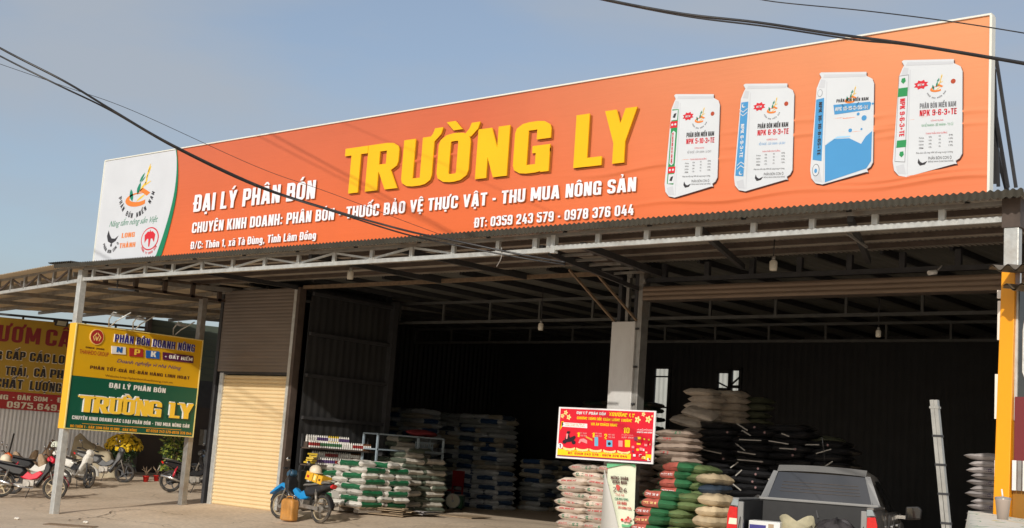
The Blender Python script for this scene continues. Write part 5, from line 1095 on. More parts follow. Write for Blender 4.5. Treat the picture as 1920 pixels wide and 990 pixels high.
MB().b2((-.2, -.02, .03), (.22, .34, .34)).build('body', gsm, scl, False, .03); MB().cyl((-.02, -.03, .21), (-.02, -.07, .21), .18, 28).build('dial', flat('dial_white', (232, 228, 206), .3), scl)
MB().ring((-.02, -.075, .21), (0, 1, 0), .175, .012, 28).build('rim', galv, scl); MB().cyl((-.02, -.07, .21), (-.02, -.085, .21), .03, 12).build('hub', galv, scl); b = MB(); b.bar((-.02, -.08, .21), (-.05, -.08, .34), .008); b.build('needle', redp, scl)
MB().b2((-.22, 0, .35), (.24, .36, .37)).build('platform', galvd, scl); 
for a in (-.16, .18): MB().cyl((a, .1, 0), (a, .1, .03), .03, 10).build('foot', black, scl)

# ------------------------------------------------------------------ motorbikes
def wheel(parent, x, cast, rimm, R_=.285, w=.036, name='wheel'):
    o = empty(name, (x, 0, R_)); o.parent = parent
    MB().ring((0, 0, 0), (0, 1, 0), R_-w, w, 28, 8).build('tyre', rubber, o)
    b = MB(); b.ring((0, 0, 0), (0, 1, 0), R_-w*1.9, .014, 28, 6); b.build('rim', rimm, o)
    b = MB(); b.cyl((0, -.055, 0), (0, .055, 0), .045, 12); 
    if cast:
        for k in range(5): a = k*2*math.pi/5; b.bar((.03*math.cos(a), 0, .03*math.sin(a)), ((R_-.07)*math.cos(a+.12), 0, (R_-.07)*math.sin(a+.12)), .028, .022, (0, 1, 0))
        b.cyl((0, .03, 0), (0, .036, 0), .105, 18)
    else:
        for k in range(18): a = k*2*math.pi/18; b.bar((.04*math.cos(a), .03*(-1)**k, .04*math.sin(a)), ((R_-.065)*math.cos(a+.35*(-1)**(k//2)), 0, (R_-.065)*math.sin(a+.35*(-1)**(k//2))), .004, .004, (0, 1, 0))
        b.cyl((0, -.045, 0), (0, .045, 0), .07, 14)
    b.build('hub', alloy if not cast else rimm, o); return o
def motorbike(loc, rz, label, body, accent, cast=True, scooter=False, cowl=None, seatm=None, lean=-.10, dusty=True, steer=.0, lightrim=False):
    o = empty('motorbike', loc, 0, label, 'motorbike'); o.rotation_euler = (lean, 0, rz)
    rimm = flat('rim_dust', (176, 160, 130), .6) if lightrim else steel_d
    B = lambda nm, m, b, bev=0: b.build(nm, m, o, False, bev)
    fwheel = wheel(o, .60, cast, rimm, name='front_wheel'); fwheel.rotation_euler[2] = steer; wheel(o, -.60, cast, rimm, name='rear_wheel')
    b = MB()
    for y in (-.075, .075): b.tube([(.60, y, .285), (.47, y, .62), (.40, y*.8, .82)], [.020, .020, .022], 8)
    B('front_fork', alloy if not scooter else steel_d, b)
    b = MB()
    n = 12
    def fender(cx, a0, a1, Rr, w_, b):
        for k in range(n):
            t0 = R(a0+(a1-a0)*k/n); t1 = R(a0+(a1-a0)*(k+1)/n)
            P = lambda t, y, r: (cx+r*math.cos(t), y, .285+r*math.sin(t))
            b.add([P(t0, -w_, Rr-.012), P(t0, 0, Rr+.008), P(t0, w_, Rr-.012), P(t1, w_, Rr-.012), P(t1, 0, Rr+.008), P(t1, -w_, Rr-.012)], [(0, 1, 4, 5), (1, 2, 3, 4)], True)
    fender(.60, 10, 150, .32, .055, b); B('front_fender', accent if not scooter else body, b); b = MB(); fender(-.60, 30, 172, .325, .055, b); B('rear_fender', black, b)
    # body spine, side panels, seat
    B('leg_shield', body, MB().prism([(.42, .93), (.50, .80), (.47, .66), (.36, .52), (.26, .34), (.20, .26), (.16, .30), (.24, .48), (.32, .64), (.34, .82)], -.14, .14, .80), .02)
    B('front_cowl', cowl or accent, MB().prism([(.33, .92), (.36, 1.00), (.44, 1.02), (.53, .95), (.52, .86), (.42, .84)], -.09, .09, .7), .015)
    B('center_frame', accent if not scooter else black, MB().prism([(.30, .60), (.18, .47), (.0, .42), (-.15, .46), (-.30, .56), (-.12, .66), (.05, .56), (.22, .66)], -.055, .055, .9), .01)
    B('side_panel', body, MB().prism([(-.05, .62), (-.12, .70), (-.78, .80), (-.86, .76), (-.80, .70), (-.35, .52), (-.15, .50)], -.11, .11, .8), .02)
    if scooter: B('floor_board', body, MB().prism([(.28, .30), (.28, .36), (-.2, .36), (-.35, .50), (-.45, .44), (-.25, .26)], -.15, .15, .9), .015)
    B('seat', seatm or black, MB().prism([(-.02, .70), (-.06, .745), (-.3, .765), (-.5, .80), (-.78, .835), (-.80, .80), (-.5, .75), (-.2, .71)], -.125, .125, .82), .02)
    B('engine', alloy, MB().box((.0, 0, .36), (.26, .19, .15)).cyl((.08, 0, .36), (.24, 0, .40), .062, 12).cyl((-.04, -.12, .33), (-.04, .12, .33), .085, 16), .01)
    b = MB(); b.tube([(.18, -.08, .34), (.12, -.13, .24), (-.15, -.15, .25), (-.35, -.155, .30)], .017, 8); b.tube([(-.33, -.155, .29), (-.42, -.16, .31), (-.86, -.17, .41)], [.03, .046, .040], 12); B('exhaust', chrome if cast else alloy, b)
    b = MB(); b.bar((-.10, .10, .31), (-.60, .10, .285), .03, .075); b.bar((-.10, -.1, .31), (-.60, -.10, .285), .03, .04); B('swingarm', alloy if lightrim else black, b)
    b = MB()
    for y in (-.12, .12): b.tube([(-.56, y, .33), (-.46, y*.9, .66)], .013, 8); b.tube([(-.545, y, .40), (-.485, y*.92, .60)], .028, 10)
    B('shock_absorber', redp if not lightrim else alloy, b)
    b = MB().tube([(.32, -.34, 1.01), (.34, -.20, 1.03), (.39, -.06, .98), (.39, .06, .98), (.34, .20, 1.03), (.32, .34, 1.01)], .011, 8); hd = B('handlebar', steel_d, b)
    for y in (-.30, .30):
        s_ = 1 if y > 0 else -1
        MB().cyl((.325, y-.05*s_, 1.015), (.315, y+.06*s_, 1.01), .019, 10).build('grip', black, hd)
        q = MB().tube([(.335, y-.09*s_, 1.03), (.33, y-.08*s_, 1.12), (.31, y-.05*s_, 1.17)], .006, 6).build('mirror', black, hd)
        MB().lathe((.30, y-.02*s_, 1.20), [(.0, .012), (.045, .01), (.05, 0), (.045, -.01), (0, -.012)], 14, (1, 0, 0)).build('mirror_glass', chrome, hd)
    B('headlight', flat('lamp_glass', (200, 200, 195), .15), MB().lathe((.49, 0, .925), [(0, .03), (.05, .022), (.065, 0), (.05, -.03)], 14, (.9, 0, .35)))
    B('tail_light', red_l, MB().prism([(-.80, .74), (-.87, .79), (-.90, .77), (-.85, .70)], -.07, .07, .8))
    B('number_plate', flat('plate_white', (210, 208, 200), .5, dirt=(.4, .33, .25, .6)), MB().box((-.93, 0, .60), (.008, .19, .14), Matrix.Rotation(.35, 3, 'Y')))
    B('grab_rail', alloy, MB().tube([(-.45, .11, .80), (-.75, .12, .84), (-.86, .06, .86), (-.86, -.06, .86), (-.75, -.12, .84), (-.45, -.11, .80)], .010, 6))
    b = MB(); b.tube([(.02, .08, .26), (-.08, .22, .02), (-.05, .26, .0)], .010, 6); b.bar((-.02, -.24, .26), (-.02, .24, .26), .022); B('foot_rest', steel_d, b)
    return o
def bike_at(px, py, *a, **k): p = gp(px, py); return motorbike((p.x, p.y, p.z-.0), *a, **k)
blu = flat('bike_blue', (30, 140, 205), .3, dirt=(.25, .3, .32, .2)); wpn = flat('bike_white', (225, 222, 214), .3); gpn = flat('bike_grey', (70, 72, 76), .3, dirt=(.3, .27, .22, .4)); bpn = flat('bike_black', (22, 22, 25), .25); rpn = flat('bike_red', (214, 30, 58), .3); sgrey = flat('seat_grey', (112, 110, 106), .7)
pf_, pr2 = gp(520, 968), gp(605, 975); hb_ = math.atan2(pf_.y-pr2.y, pf_.x-pr2.x); mb = (pf_+pr2)/2
MBk = motorbike((mb.x-.02, mb.y, mb.z), hb_, 'old blue and black underbone motorbike parked before the cream shutter', black, blu, cast=False, seatm=sgrey, lean=.10, steer=.15, lightrim=True, cowl=flat('cowl_blue_grey', (52, 84, 108), .3))
MB().prism([(.42, .60), (.60, .665), (.80, .55), (.97, .47), (.98, .49), (.82, .62), (.62, .735), (.42, .70)], -.07, .07, .85).build('fender_beak', blu, MBk, False, .01)
b = MB()
for i in range(5): b.tube([(.30-.02*i, .16, .60-.035*i), (.10-.02*i, .20, .50-.035*i), (-.02-.02*i, .16, .46-.03*i)], .007, 6)
b.tube([(.32, .16, .62), (.20, .16, .40)], .007, 6); b.tube([(.0, .17, .48), (-.1, .16, .33)], .007, 6); b.build('leg_guard', chrome, MBk)
# cargo on the blue bike
Mw = Matrix.Translation(MBk.location) @ Matrix.Rotation(hb_, 4, 'Z') @ Matrix.Rotation(.10, 4, 'X')
bxp = Mw @ Vector((-.36, 0, .80)); ybx = empty('yellow_carton', bxp, 0, 'yellow printed carton strapped on the seat of the blue motorbike', 'carton'); ybx.rotation_euler = (.1, -.18, hb_)
ycm = flat('carton_yellow', (226, 172, 36), .5); MB().b2((-.24, -.14, 0), (.24, .14, .17)).build('box', ycm, ybx, False, .006); b = MB(); b.b2((-.115, -.143, -.002), (-.10, .143, .174)); b.b2((.02, -.143, -.002), (.032, .143, .174)); b.build('strap', black, ybx)
MB().b2((.13, .1405, .05), (.20, .142, .10)).build('red_print', bred, ybx); MB().b2((-.06, .1405, .04), (.0, .142, .14)).build('pale_print', pcr, ybx); MB().b2((-.21, .1405, .06), (-.15, .142, .10)).build('red_print', sbrn, ybx)
def helmet(p, lab, m, rz=0):
    h = empty('helmet', p, rz, lab, 'helmet'); MB().lathe((0, 0, 0), [(.118, -.005), (.128, .03), (.122, .08), (.10, .125), (.06, .155), (0, .168)], 20).build('shell', m, h)
    MB().grid(lambda u, v: ((.118+.06*v*math.sin(math.pi*u))*math.sin(math.pi*(u)), -(.118+.05*v)*math.cos(math.pi*u), .012-.012*v), 12, 3).build('visor', m, h); return h
helmet(Mw @ Vector((-.26, 0, .985)), 'dusty cream helmet resting on the yellow carton', flat('helmet_cream', (222, 208, 184), .45))
jp = gp(541, 977); jc = empty('jerrycan', jp, hb_+.15, 'dirty amber plastic jerrycan standing beside the blue motorbike', 'jerrycan'); jm = mat('amber_plastic', (.50, .23, .05), .45, 0, .25, 5, dirt=(.30, .20, .10, .6), dscale=6)
MB().prism([(-.15, .015), (-.16, .05), (-.16, .40), (-.13, .455), (.12, .46), (.16, .41), (.16, .05), (.15, .015)], -.11, .11, .93).build('body', jm, jc, False, .025)
MB().tube([(-.06, 0, .455), (-.05, 0, .50), (.07, 0, .50), (.09, 0, .455)], .014, 8).build('handle', jm, jc); MB().cyl((-.11, 0, .45), (-.11, 0, .49), .030, 12).build('cap', steel_d, jc)
for x in (-.08, .0, .08): MB().b2((x-.012, .108, .08), (x+.012, .116, .36)).build('rib', jm, jc, False, .004)
# left yard
bike_at(50, 935, R(48), 'black and red motorbike, nearest of the group at the left edge', bpn, rpn, True, lean=-.12, seatm=black, lightrim=True)
rr_ = bike_at(64, 917, R(52), 'black motorbike with white side flash behind the red one', bpn, wpn, True, lean=-.12)
bike_at(-30, 925, R(50), 'motorbike with orange tail, mostly cut off by the left edge', gpn, flat('bike_orange', (220, 96, 30), .3), True, lean=-.12)
bike_at(135, 913, R(8), 'white scooter half hidden behind the front left canopy post', wpn, wpn, True, scooter=True, lean=-.12, steer=-.2)
bike_at(191, 903, R(46), 'dusty grey motorbike facing the yellow flowers', gpn, gpn, True, lean=-.12)
bike_at(362, 925, R(52), 'black motorbike under the dealer sign, tail towards the flower pots', bpn, bpn, True, lean=-.12)
bike_at(402, 912, R(215), 'black motorbike parked against the dark end wall, front wheel out', bpn, gpn, True, lean=-.12)
p = gp(96, 905); helmet(Vector((p.x, p.y, p.z+.98)), 'white helmet with green trim hung on a motorbike of the left group', flat('helmet_white', (214, 220, 205), .35), .5)
p = gp(2, 930); helmet(Vector((p.x, p.y, p.z+.82)), 'cream helmet on the seat of the leftmost motorbike', flat('helmet_cream', (222, 208, 184), .45), .5)

# ------------------------------------------------------------------ yard things
# tree stumps heaped along the white wall
rs = random.Random(5); SPT = [(28, 858, .9), (36, 850, 1.0), (46, 862, .8), (54, 852, 1.1), (60, 872, .8), (66, 862, .7), (74, 868, .7), (82, 830, 1.25), (79, 855, 1.0), (92, 848, .9), (100, 838, 1.1), (106, 858, .9), (112, 848, .9), (117, 862, .8), (30, 874, .8), (96, 868, .9)]
for i, (px, py, s_) in enumerate(SPT):
    base = gp(px, 892+2*(i % 3)); s_ *= .82; depth = (base-EYEV).dot(fw); z = base.z+(893-py)*depth/F*.8-.2
    b = MB(); sd = i*3.7
    def stf(u, v):
        a = u*2*math.pi; r_ = .15*s_*(1+.6*noise.noise(Vector((math.cos(a)*1.2+sd, math.sin(a)*1.2, v*2))))*(1-.45*(2*v-1)**4)*(1-.25*v); return (r_*math.cos(a), r_*math.sin(a), (v-.35)*.80*s_+.03*noise.noise(Vector((a, v*3, sd))))
    b.grid(stf, 14, 9); b.add([stf(k/14, 1) for k in range(14)], [tuple(range(14))])
    o = b.build('tree_stump', mat('stump_brown', (.20, .125, .075), .85, 0, .3, 6, .6, 18) if i in (7, 14, 4) else wood); o.location = (base.x, base.y, max(base.z+.1, z)); o.rotation_euler = (rs.uniform(-.5, .5), rs.uniform(-.5, .5), rs.uniform(0, 6))
    tag(o, 'rough %s stump, %s from the left in the heap by the white wall' % ('dark' if i in (7, 14, 4) else 'pale', ORD(i+1)), 'stump', 'tree stumps heaped by the white wall')
# beige tarpaulin
tp = gp(175, 893); tU = Vector((math.cos(R(50)), math.sin(R(50)), 0)); b = MB(); dT = (tp-EYEV).dot(fw)/F
def tarp(u, v):
    prof = [(0, .0), (.06, 1.12), (.14, 1.22), (.45, .95), (.8, .72), (1, .05)]
    for k in range(5):
        if prof[k][0] <= u <= prof[k+1][0]: h = prof[k][1]+(prof[k+1][1]-prof[k][1])*(u-prof[k][0])/(prof[k+1][0]-prof[k][0]); break
    nn = noise.noise(Vector((u*6, v*4, 2))); d = (v-.5)*1.3*(1-.35*h); q = tp+tU*((u-.5)*95*dT)+Vector((-tU.y, tU.x, 0))*d
    return (q.x, q.y, tp.z+h*(1-abs(2*v-1)**3)*(1+.12*nn)+.03*nn)
b.grid(tarp, 30, 16); ob = b.build('tarpaulin_sheet', mat('tarp_beige', (.42, .36, .25), .7, 0, .15, 4, .5, 6, dirt=(.25, .21, .13, .5))); tag(ob, 'beige tarpaulin draped over a heap behind the white scooter', 'tarpaulin')
# flowers: yellow chrysanthemum bush in a pot
def blobs(n, rad, seed, squash=1, lo=-1):
    q = random.Random(seed); out = []
    while len(out) < n:
        v = Vector((q.gauss(0, 1), q.gauss(0, 1), q.gauss(0, 1))).normalized()
        if v.z < lo: continue
        r_ = q.uniform(.80, 1.0); out.append((Vector((v.x*rad*r_, v.y*rad*r_, v.z*rad*squash*r_)), v))
    return out
def leaves(b, pts, size, q, droop=.3):
    for p, v in pts:
        d = (v+Vector((q.uniform(-.7, .7), q.uniform(-.7, .7), q.uniform(-.7, .5)-droop))).normalized(); sd = d.orthogonal().normalized(); sd = (Matrix.Rotation(q.uniform(0, 6.28), 3, d) @ sd); l_ = size*q.uniform(.7, 1.3); up_ = d.cross(sd)
        b.add([p, p+d*l_*.4+sd*l_*.22+up_*l_*.06, p+d*l_, p+d*l_*.4-sd*l_*.22+up_*l_*.06], [(0, 1, 2), (0, 2, 3)])
leaf_d = mat('leaf_dark', (.035, .075, .022), .55, 0, .35, 5); leaf_l = mat('leaf_light', (.27, .32, .05), .5, 0, .3, 5)
fp_ = gp(226, 893); dF = (fp_-EYEV).dot(fw)/F; fr_r = 33*dF
fb = empty('chrysanthemum', fp_, 0, 'round yellow chrysanthemum bush in a pot by the rear wall', 'plant'); q = random.Random(9)
MB().lathe((0, 0, 0), [(.0, 0), (.20, 0), (.26, .34), (.28, .36), (.24, .36)], 18).build('pot', steel_d, fb)
b = MB()
for rad, n in ((fr_r*.95, 700), (fr_r*.75, 500), (fr_r*.5, 300)): leaves(b, [(p+Vector((0, 0, .88)), v) for p, v in blobs(n, rad, int(rad*100), .72)], .085, q)
leaves(b, [(Vector((q.uniform(-.3, .3), q.uniform(-.3, .3), q.uniform(.3, .75))), Vector((q.uniform(-1, 1), q.uniform(-1, 1), .2))) for _ in range(350)], .09, q)
tag(b.build('foliage', leaf_d, fb), kind='stuff')
b = MB(); ym = mat('petal_yellow', (.86, .56, .012), .6, 0, .2, 8)
for p, v in blobs(560, fr_r*1.05, 4, .74, -.22):
    c = p+Vector((0, 0, .88)); r_ = q.uniform(.042, .066); nrm = (v+Vector((0, 0, .35))).normalized(); u_ = nrm.orthogonal().normalized(); w_ = nrm.cross(u_)
    ring_ = [c+nrm*.01+(u_*math.cos(a)+w_*math.sin(a))*r_*(1 if k % 2 else .72) for k, a in enumerate([i*2*math.pi/12 for i in range(12)])]
    b.add([c+nrm*.03]+ring_, [(0, 1+k, 1+(k+1) % 12) for k in range(12)])
tag(b.build('blossoms', ym, fb), kind='stuff')
# leafy plant below the sign
lp = gp(322, 905); lb = empty('leafy_shrub', lp, 0, 'tall yellow green leafy shrub seen below the dealer sign', 'plant'); b = MB().mat(leaf_l); dL = (lp-EYEV).dot(fw)/F
for k in range(1500):
    a = q.uniform(0, 6.28); r_ = 24*dL*q.uniform(.35, 1)*(.8+.35*math.sin(a*3+k*.01)); z = q.uniform(.35, 2.0); v = Vector((math.cos(a), math.sin(a), .1)); (b.mat(leaf_l) if q.random() < .6 else b.mat(leaf_d)); leaves(b, [(Vector((r_*math.cos(a), r_*math.sin(a), z)), v)], .12, q, .5)
tag(b.build('foliage', None, lb), kind='stuff'); b = MB()
for k in range(5): b.tube([(0, 0, .3), (.12*math.cos(k*1.3), .12*math.sin(k*1.3), 1.1), (.2*math.cos(k*1.3), .2*math.sin(k*1.3), 1.8)], [.02, .012, .006], 6)
b.build('stem', wood, lb); MB().lathe((0, 0, 0), [(0, 0), (.17, 0), (.22, .3), (.2, .3)], 16).build('pot', steel_d, lb)
for i, (px, py) in enumerate(((273, 903), (293, 902))):
    pp = gp(px, py); po2 = empty('flower_pot', pp, 0, 'small red pot with a dry twiggy seedling, %s' % ('nearer the yellow flowers' if i == 0 else 'nearer the leafy shrub'), 'pot', 'small red pots'); sc_ = 1.0
    MB().lathe((0, 0, 0), [(0, 0), (.065, 0), (.092, .15), (.10, .15), (.10, .175), (.085, .175), (.08, .15), (0, .15)], 16).build('pot', flat('pot_red', (196, 40, 34), .4), po2)
    b = MB()
    for k in range(9): a = k*.7+i; b.tube([(0, 0, .15), (.05*math.cos(a), .05*math.sin(a), .30), (.14*math.cos(a), .14*math.sin(a), .36+.04*(k % 3))], .004, 4)
    b.build('twigs', wood, po2)
# litter and the drain cover
for i, (px, py) in enumerate(((31, 974), (160, 981))):
    pp = gp(px, py); b = MB(); b.grid(lambda u, v: (.06*math.sin(v*3.14)*math.cos(u*6.28)*(1+.3*math.sin(u*19)), .05*math.sin(v*3.14)*math.sin(u*6.28), .02-.02*math.cos(v*3.14)+.008*math.sin(u*25)), 12, 6); o = b.build('litter', flat('paper_white', (225, 218, 205), .8)); o.location = pp; tag(o, 'crumpled white paper scrap on the ground, %s' % ('at the far left' if i == 0 else 'near the first post'), 'litter', 'paper scraps')
dp = gp(133, 986); dr = empty('drain_grate', dp, R(40), 'rusty slotted drain grate set in the ground at the lower left', 'grate')
for i in range(7): MB().b2((-.45, -.2+.06*i, .004), (.45, -.175+.06*i, .016)).build('bar', rust, dr)
# low white rail/stick things on the left
st_ = empty('iron_stake', gp(6, 893), 0, 'thin dark stake standing against the white corrugated wall', 'stake'); MB().bar((0, 0, 0), (.12, .1, 1.25), .035).build('rod', steel_d, st_)

# ------------------------------------------------------------------ pickup truck, seen from behind with its tailgate down
TX, TY = -7.78, 15.0; TZ = .165
tk = empty('pickup_truck', (TX, TY, TZ), R(19), 'brownish grey pickup truck with an open cargo bed facing into the right bay', 'pickup truck')
TRM = Matrix.Translation((TX, TY, TZ)) @ tk.rotation_euler.to_matrix().to_4x4()
tpnt = mat('truck_paint', (.16, .148, .135), .32, .25, .08, 3, coat=.6, dirt=(.24, .20, .15, .35), dscale=2); tlin = mat('bed_liner', (.014, .014, .015), .6, 0, .2, 8); tsil = mat('truck_silver', (.25, .25, .245), .35, .3, .06, 4); gls = mat('dark_glass', (.012, .013, .015), .04, 0, .05, 2, spec=1.0, coat=1.0)
TB = lambda nm, m, b, bev=0: b.build(nm, m, tk, False, bev)
def loft(secs, n=None, smooth=True, cap=True):
    b = MB(); n = len(secs[0]); V_ = [p for s_ in secs for p in s_]; Fs = [(i*n+k, i*n+(k+1) % n, (i+1)*n+(k+1) % n, (i+1)*n+k) for i in range(len(secs)-1) for k in range(n)]
    if cap: Fs += [tuple(range(n))[::-1], tuple(range((len(secs)-1)*n, len(secs)*n))]
    return b.add(V_, Fs, smooth)
# bed sides with wheel arch flare
for s_ in (-1, 1):
    secs = []
    for y in (0, .04, .35, .75, 1.15, 1.50, 1.56):
        fl_ = .035*math.exp(-((y-.78)/.35)**2); w = .905+fl_; e_ = .93 if y in (0,) else 1
        secs.append([(s_*(.80), y, 1.30), (s_*(.80), y, .62), (s_*(w-.06), y, .50), (s_*w*e_, y, .62), (s_*(w+.01)*e_, y, .92), (s_*(w-.01)*e_, y, 1.12), (s_*(w-.035)*e_, y, 1.27), (s_*(w-.06)*e_, y, 1.31)])
    TB('bed_side', tpnt, loft(secs), .012)
    TB('bed_rail', tsil if s_ < 0 else tpnt, MB().b2((s_*.79, .02, 1.305), (s_*.875, 1.54, 1.335)), .008)
    TB('inner_liner', tlin, MB().b2((s_*.745, .06, .74), (s_*.798, 1.5, 1.30)))
    TB('bed_end_pillar', tsil, MB().b2((s_*.725, -.005, .70), (s_*.80, .05, 1.29)), .008)
    TB('wheel_housing', tlin, MB().prism([(.50, .74), (.56, .92), (1.05, .92), (1.12, .74)], s_*.56 if s_ > 0 else s_*.744, s_*.744 if s_ > 0 else s_*.56, 1, 'yz'), .02)
    lt = TB('tail_light', red_l, MB().prism([(s_*.79, .84), (s_*.80, 1.215), (s_*.90, 1.225), (s_*.925, 1.12), (s_*.93, .86), (s_*.90, .83)], -.022, .06), .008)
    MB().prism([(s_*.80, 1.0), (s_*.80, 1.075), (s_*.895, 1.078), (s_*.905, 1.0)], -.027, -.021).build('reverse_lens', flat('lens_clear', (226, 224, 200), .15), lt)
    TB('tail_light_cap', mat('primer_blue_grey', (.25, .29, .30), .4, .3, .1, 6), MB().prism([(s_*.79, 1.228), (s_*.79, 1.31), (s_*.86, 1.315), (s_*.895, 1.235)], -.012, .05), .008)
    b = MB(); b.tube([(s_*.76, .0, 1.10), (s_*.74, -.25, .92), (s_*.72, -.46, .73)], .006, 6); TB('tailgate_cable', black, b)
TB('bed_floor', tlin, MB().b2((-.80, .0, .70), (.80, 1.52, .74)))
b = MB()
for i in range(12): b.b2((-.70+.12*i, .02, .741), (-.65+.12*i, 1.5, .755))
TB('bed_ribs', tlin, b); TB('bed_front_wall', tlin, MB().b2((-.80, 1.50, .70), (.80, 1.56, 1.31)))
TB('bed_front_rail', tsil, MB().b2((-.80, 1.475, 1.312), (.80, 1.575, 1.35)), .008); TB('tailgate', tpnt, MB().b2((-.74, -.50, .695), (.74, -.005, .745)), .01)
TB('rear_bumper', chrome, MB().b2((-.90, -.16, .44), (.90, .02, .60)), .03); TB('latch', steel_d, MB().bar((-.02, 1.49, 1.22), (.01, 1.485, 1.12), .02))
# cab
def csec(y, zr, wr, wb, zb=1.24, lo=.50, wl=.90):
    h = zr-zb; return [(-wl+.05, y, lo), (-wl, y, lo+.15), (-wl-.01, y, .95), (-wb-.02, y, zb-.06), (-wb, y, zb), (-(wb*.35+wr*.65), y+0, zb+h*.62), (-wr, y, zr-.07), (-wr+.10, y, zr-.012), (-wr*.5, y, zr+.012), (0, y, zr+.016), (wr*.5, y, zr+.012), (wr-.10, y, zr-.012), (wr, y, zr-.07), (wb*.35+wr*.65, y, zb+h*.62), (wb, y, zb), (wb+.02, y, zb-.06), (wl+.01, y, .95), (wl, y, lo+.15), (wl-.05, y, lo)]
cab = [csec(1.60, 1.28, .77, .83), csec(1.64, 1.50, .71, .83), csec(1.72, 1.72, .64, .83), csec(1.80, 1.785, .61, .83), csec(2.3, 1.81, .63, .86), csec(2.9, 1.79, .63, .87), csec(3.15, 1.74, .64, .87), csec(3.5, 1.50, .69, .87), csec(3.85, 1.28, .76, .86)]
TB('cab_body', tpnt, loft(cab), .0)
TB('roof_spoiler', tsil, MB().grid(lambda u, v: ((u-.5)*1.20, 1.69+.13*v-.03*(1-(2*u-1)**2), 1.715+.085*v+.02*(1-(2*u-1)**2)), 12, 3), 0)
for s_ in (-1, 1): TB('rear_pillar_trim', tsil, MB().add([(s_*.82, 1.60, 1.30), (s_*.70, 1.565, 1.33), (s_*.585, 1.69, 1.715), (s_*.655, 1.71, 1.72)], [(0, 1, 2, 3)]))
def rw(u, v): x = (u-.5)*2*(.715-.125*v); return (x, 1.575+.13*v-.018*(1-(2*u-1)**2), 1.345+.365*v)
TB('rear_window', gls, MB().grid(rw, 14, 8)); b = MB()
for v in (.28, .40, .52, .64): b.tube([tuple(Vector(rw(u/10, v))+Vector((0, -.006, 0))) for u in range(1, 10)], .0018, 4)
TB('heater_line', rust, b)
for s_ in (-1, 1):
    def sw(y, v): return (s_*((.868-(.868-.66)*v**1.3)+.012), y, 1.255+.44*v)
    for nm, ys in (('rear_side_window', (1.86, 1.80, 2.52)), ('front_side_window', (2.60, 2.60, 3.52))):
        def f(u, v, ys=ys, nm=nm):
            y1 = ys[2]-(.42*v if nm == 'front_side_window' else 0); y0 = ys[0]+(.10*v if nm == 'rear_side_window' else 0); return sw(y0+(y1-y0)*u, v*.93)
        TB(nm, gls, MB().grid(f, 6, 6))
    for y in (1.78, 2.56, 3.60): TB('door_gap', black, MB().b2((s_*.902, y-.005, .56), (s_*.916, y+.005, 1.22)))
    for y in (2.0, 2.80): TB('door_handle', chrome, MB().b2((s_*.905, y, 1.05), (s_*.945, y+.17, 1.08)), .008)
    m_ = TB('side_mirror', black, MB().prism([(s_*1.0, 1.14), (s_*1.21, 1.16), (s_*1.23, 1.30), (s_*1.18, 1.35), (s_*1.0, 1.33)], 3.40, 3.52), .02); MB().prism([(s_*1.02, 1.16), (s_*1.20, 1.18), (s_*1.21, 1.29), (s_*1.17, 1.33), (s_*1.02, 1.31)], 3.378, 3.382).build('mirror_glass', mat('mirror_dark', (.10, .10, .10), .05, .9, .02, 2), m_); MB().b2((s_*.88, 3.44, 1.15), (s_*1.02, 3.48, 1.20)).build('mirror_arm', chrome, m_)
    TB('side_step', black, MB().b2((s_*.82, 1.8, .40), (s_*.96, 3.5, .46)), .01)
hood = [[(-.88, y, .5), (-.90, y, .8), (-.87, y, zh-.10), (-.70, y, zh), (0, y, zh+.03), (.70, y, zh), (.87, y, zh-.10), (.90, y, .8), (.88, y, .5)] for y, zh in ((3.84, 1.24), (4.3, 1.20), (4.8, 1.14), (5.05, 1.05), (5.12, .85))]
TB('hood', tpnt, loft(hood), .0); TB('front_bumper', tpnt, MB().b2((-.90, 5.05, .42), (.90, 5.22, .70)), .04)
for s_ in (-1, 1): TB('headlight', flat('lamp_glass', (200, 200, 195), .15), MB().b2((s_*.56, 5.0, .82), (s_*.86, 5.13, .96)), .02)
TB('windscreen', gls, MB().grid(lambda u, v: ((u-.5)*2*(.74-.12*v), 3.84-.60*v, 1.31+.42*v), 8, 6))
TB('chassis', steel_d, MB().b2((-.5, .1, .34), (.5, 5.0, .52)))
for x in (-.80, .80):
    for y in (.78, 4.15):
        w_ = empty('wheel', (x, y, .38)); w_.parent = tk; MB().lathe((-.12, 0, 0), [(.22, 0), (.36, .0), (.385, .04), (.385, .20), (.36, .24), (.22, .24)], 28, (1, 0, 0)).build('tyre', rubber, w_)
        b = MB(); b.cyl((-.10, 0, 0), (.10, 0, 0), .225, 24)
        for k in range(6): a = k*math.pi/3; b.bar((math.copysign(.105, x), .05*math.cos(a), .05*math.sin(a)), (math.copysign(.105, x), .21*math.cos(a), .21*math.sin(a)), .05, .02, (1, 0, 0))
        b.build('rim', galv, w_)
an = TB('antenna', black, MB().tube([(.02, 1.95, 1.80), (.0, 1.86, 2.05), (-.02, 1.80, 2.22)], .0035, 5)); MB().lathe((.02, 1.95, 1.785), [(.0, .035), (.03, .025), (.045, 0)], 12).build('antenna_base', white_p, an)
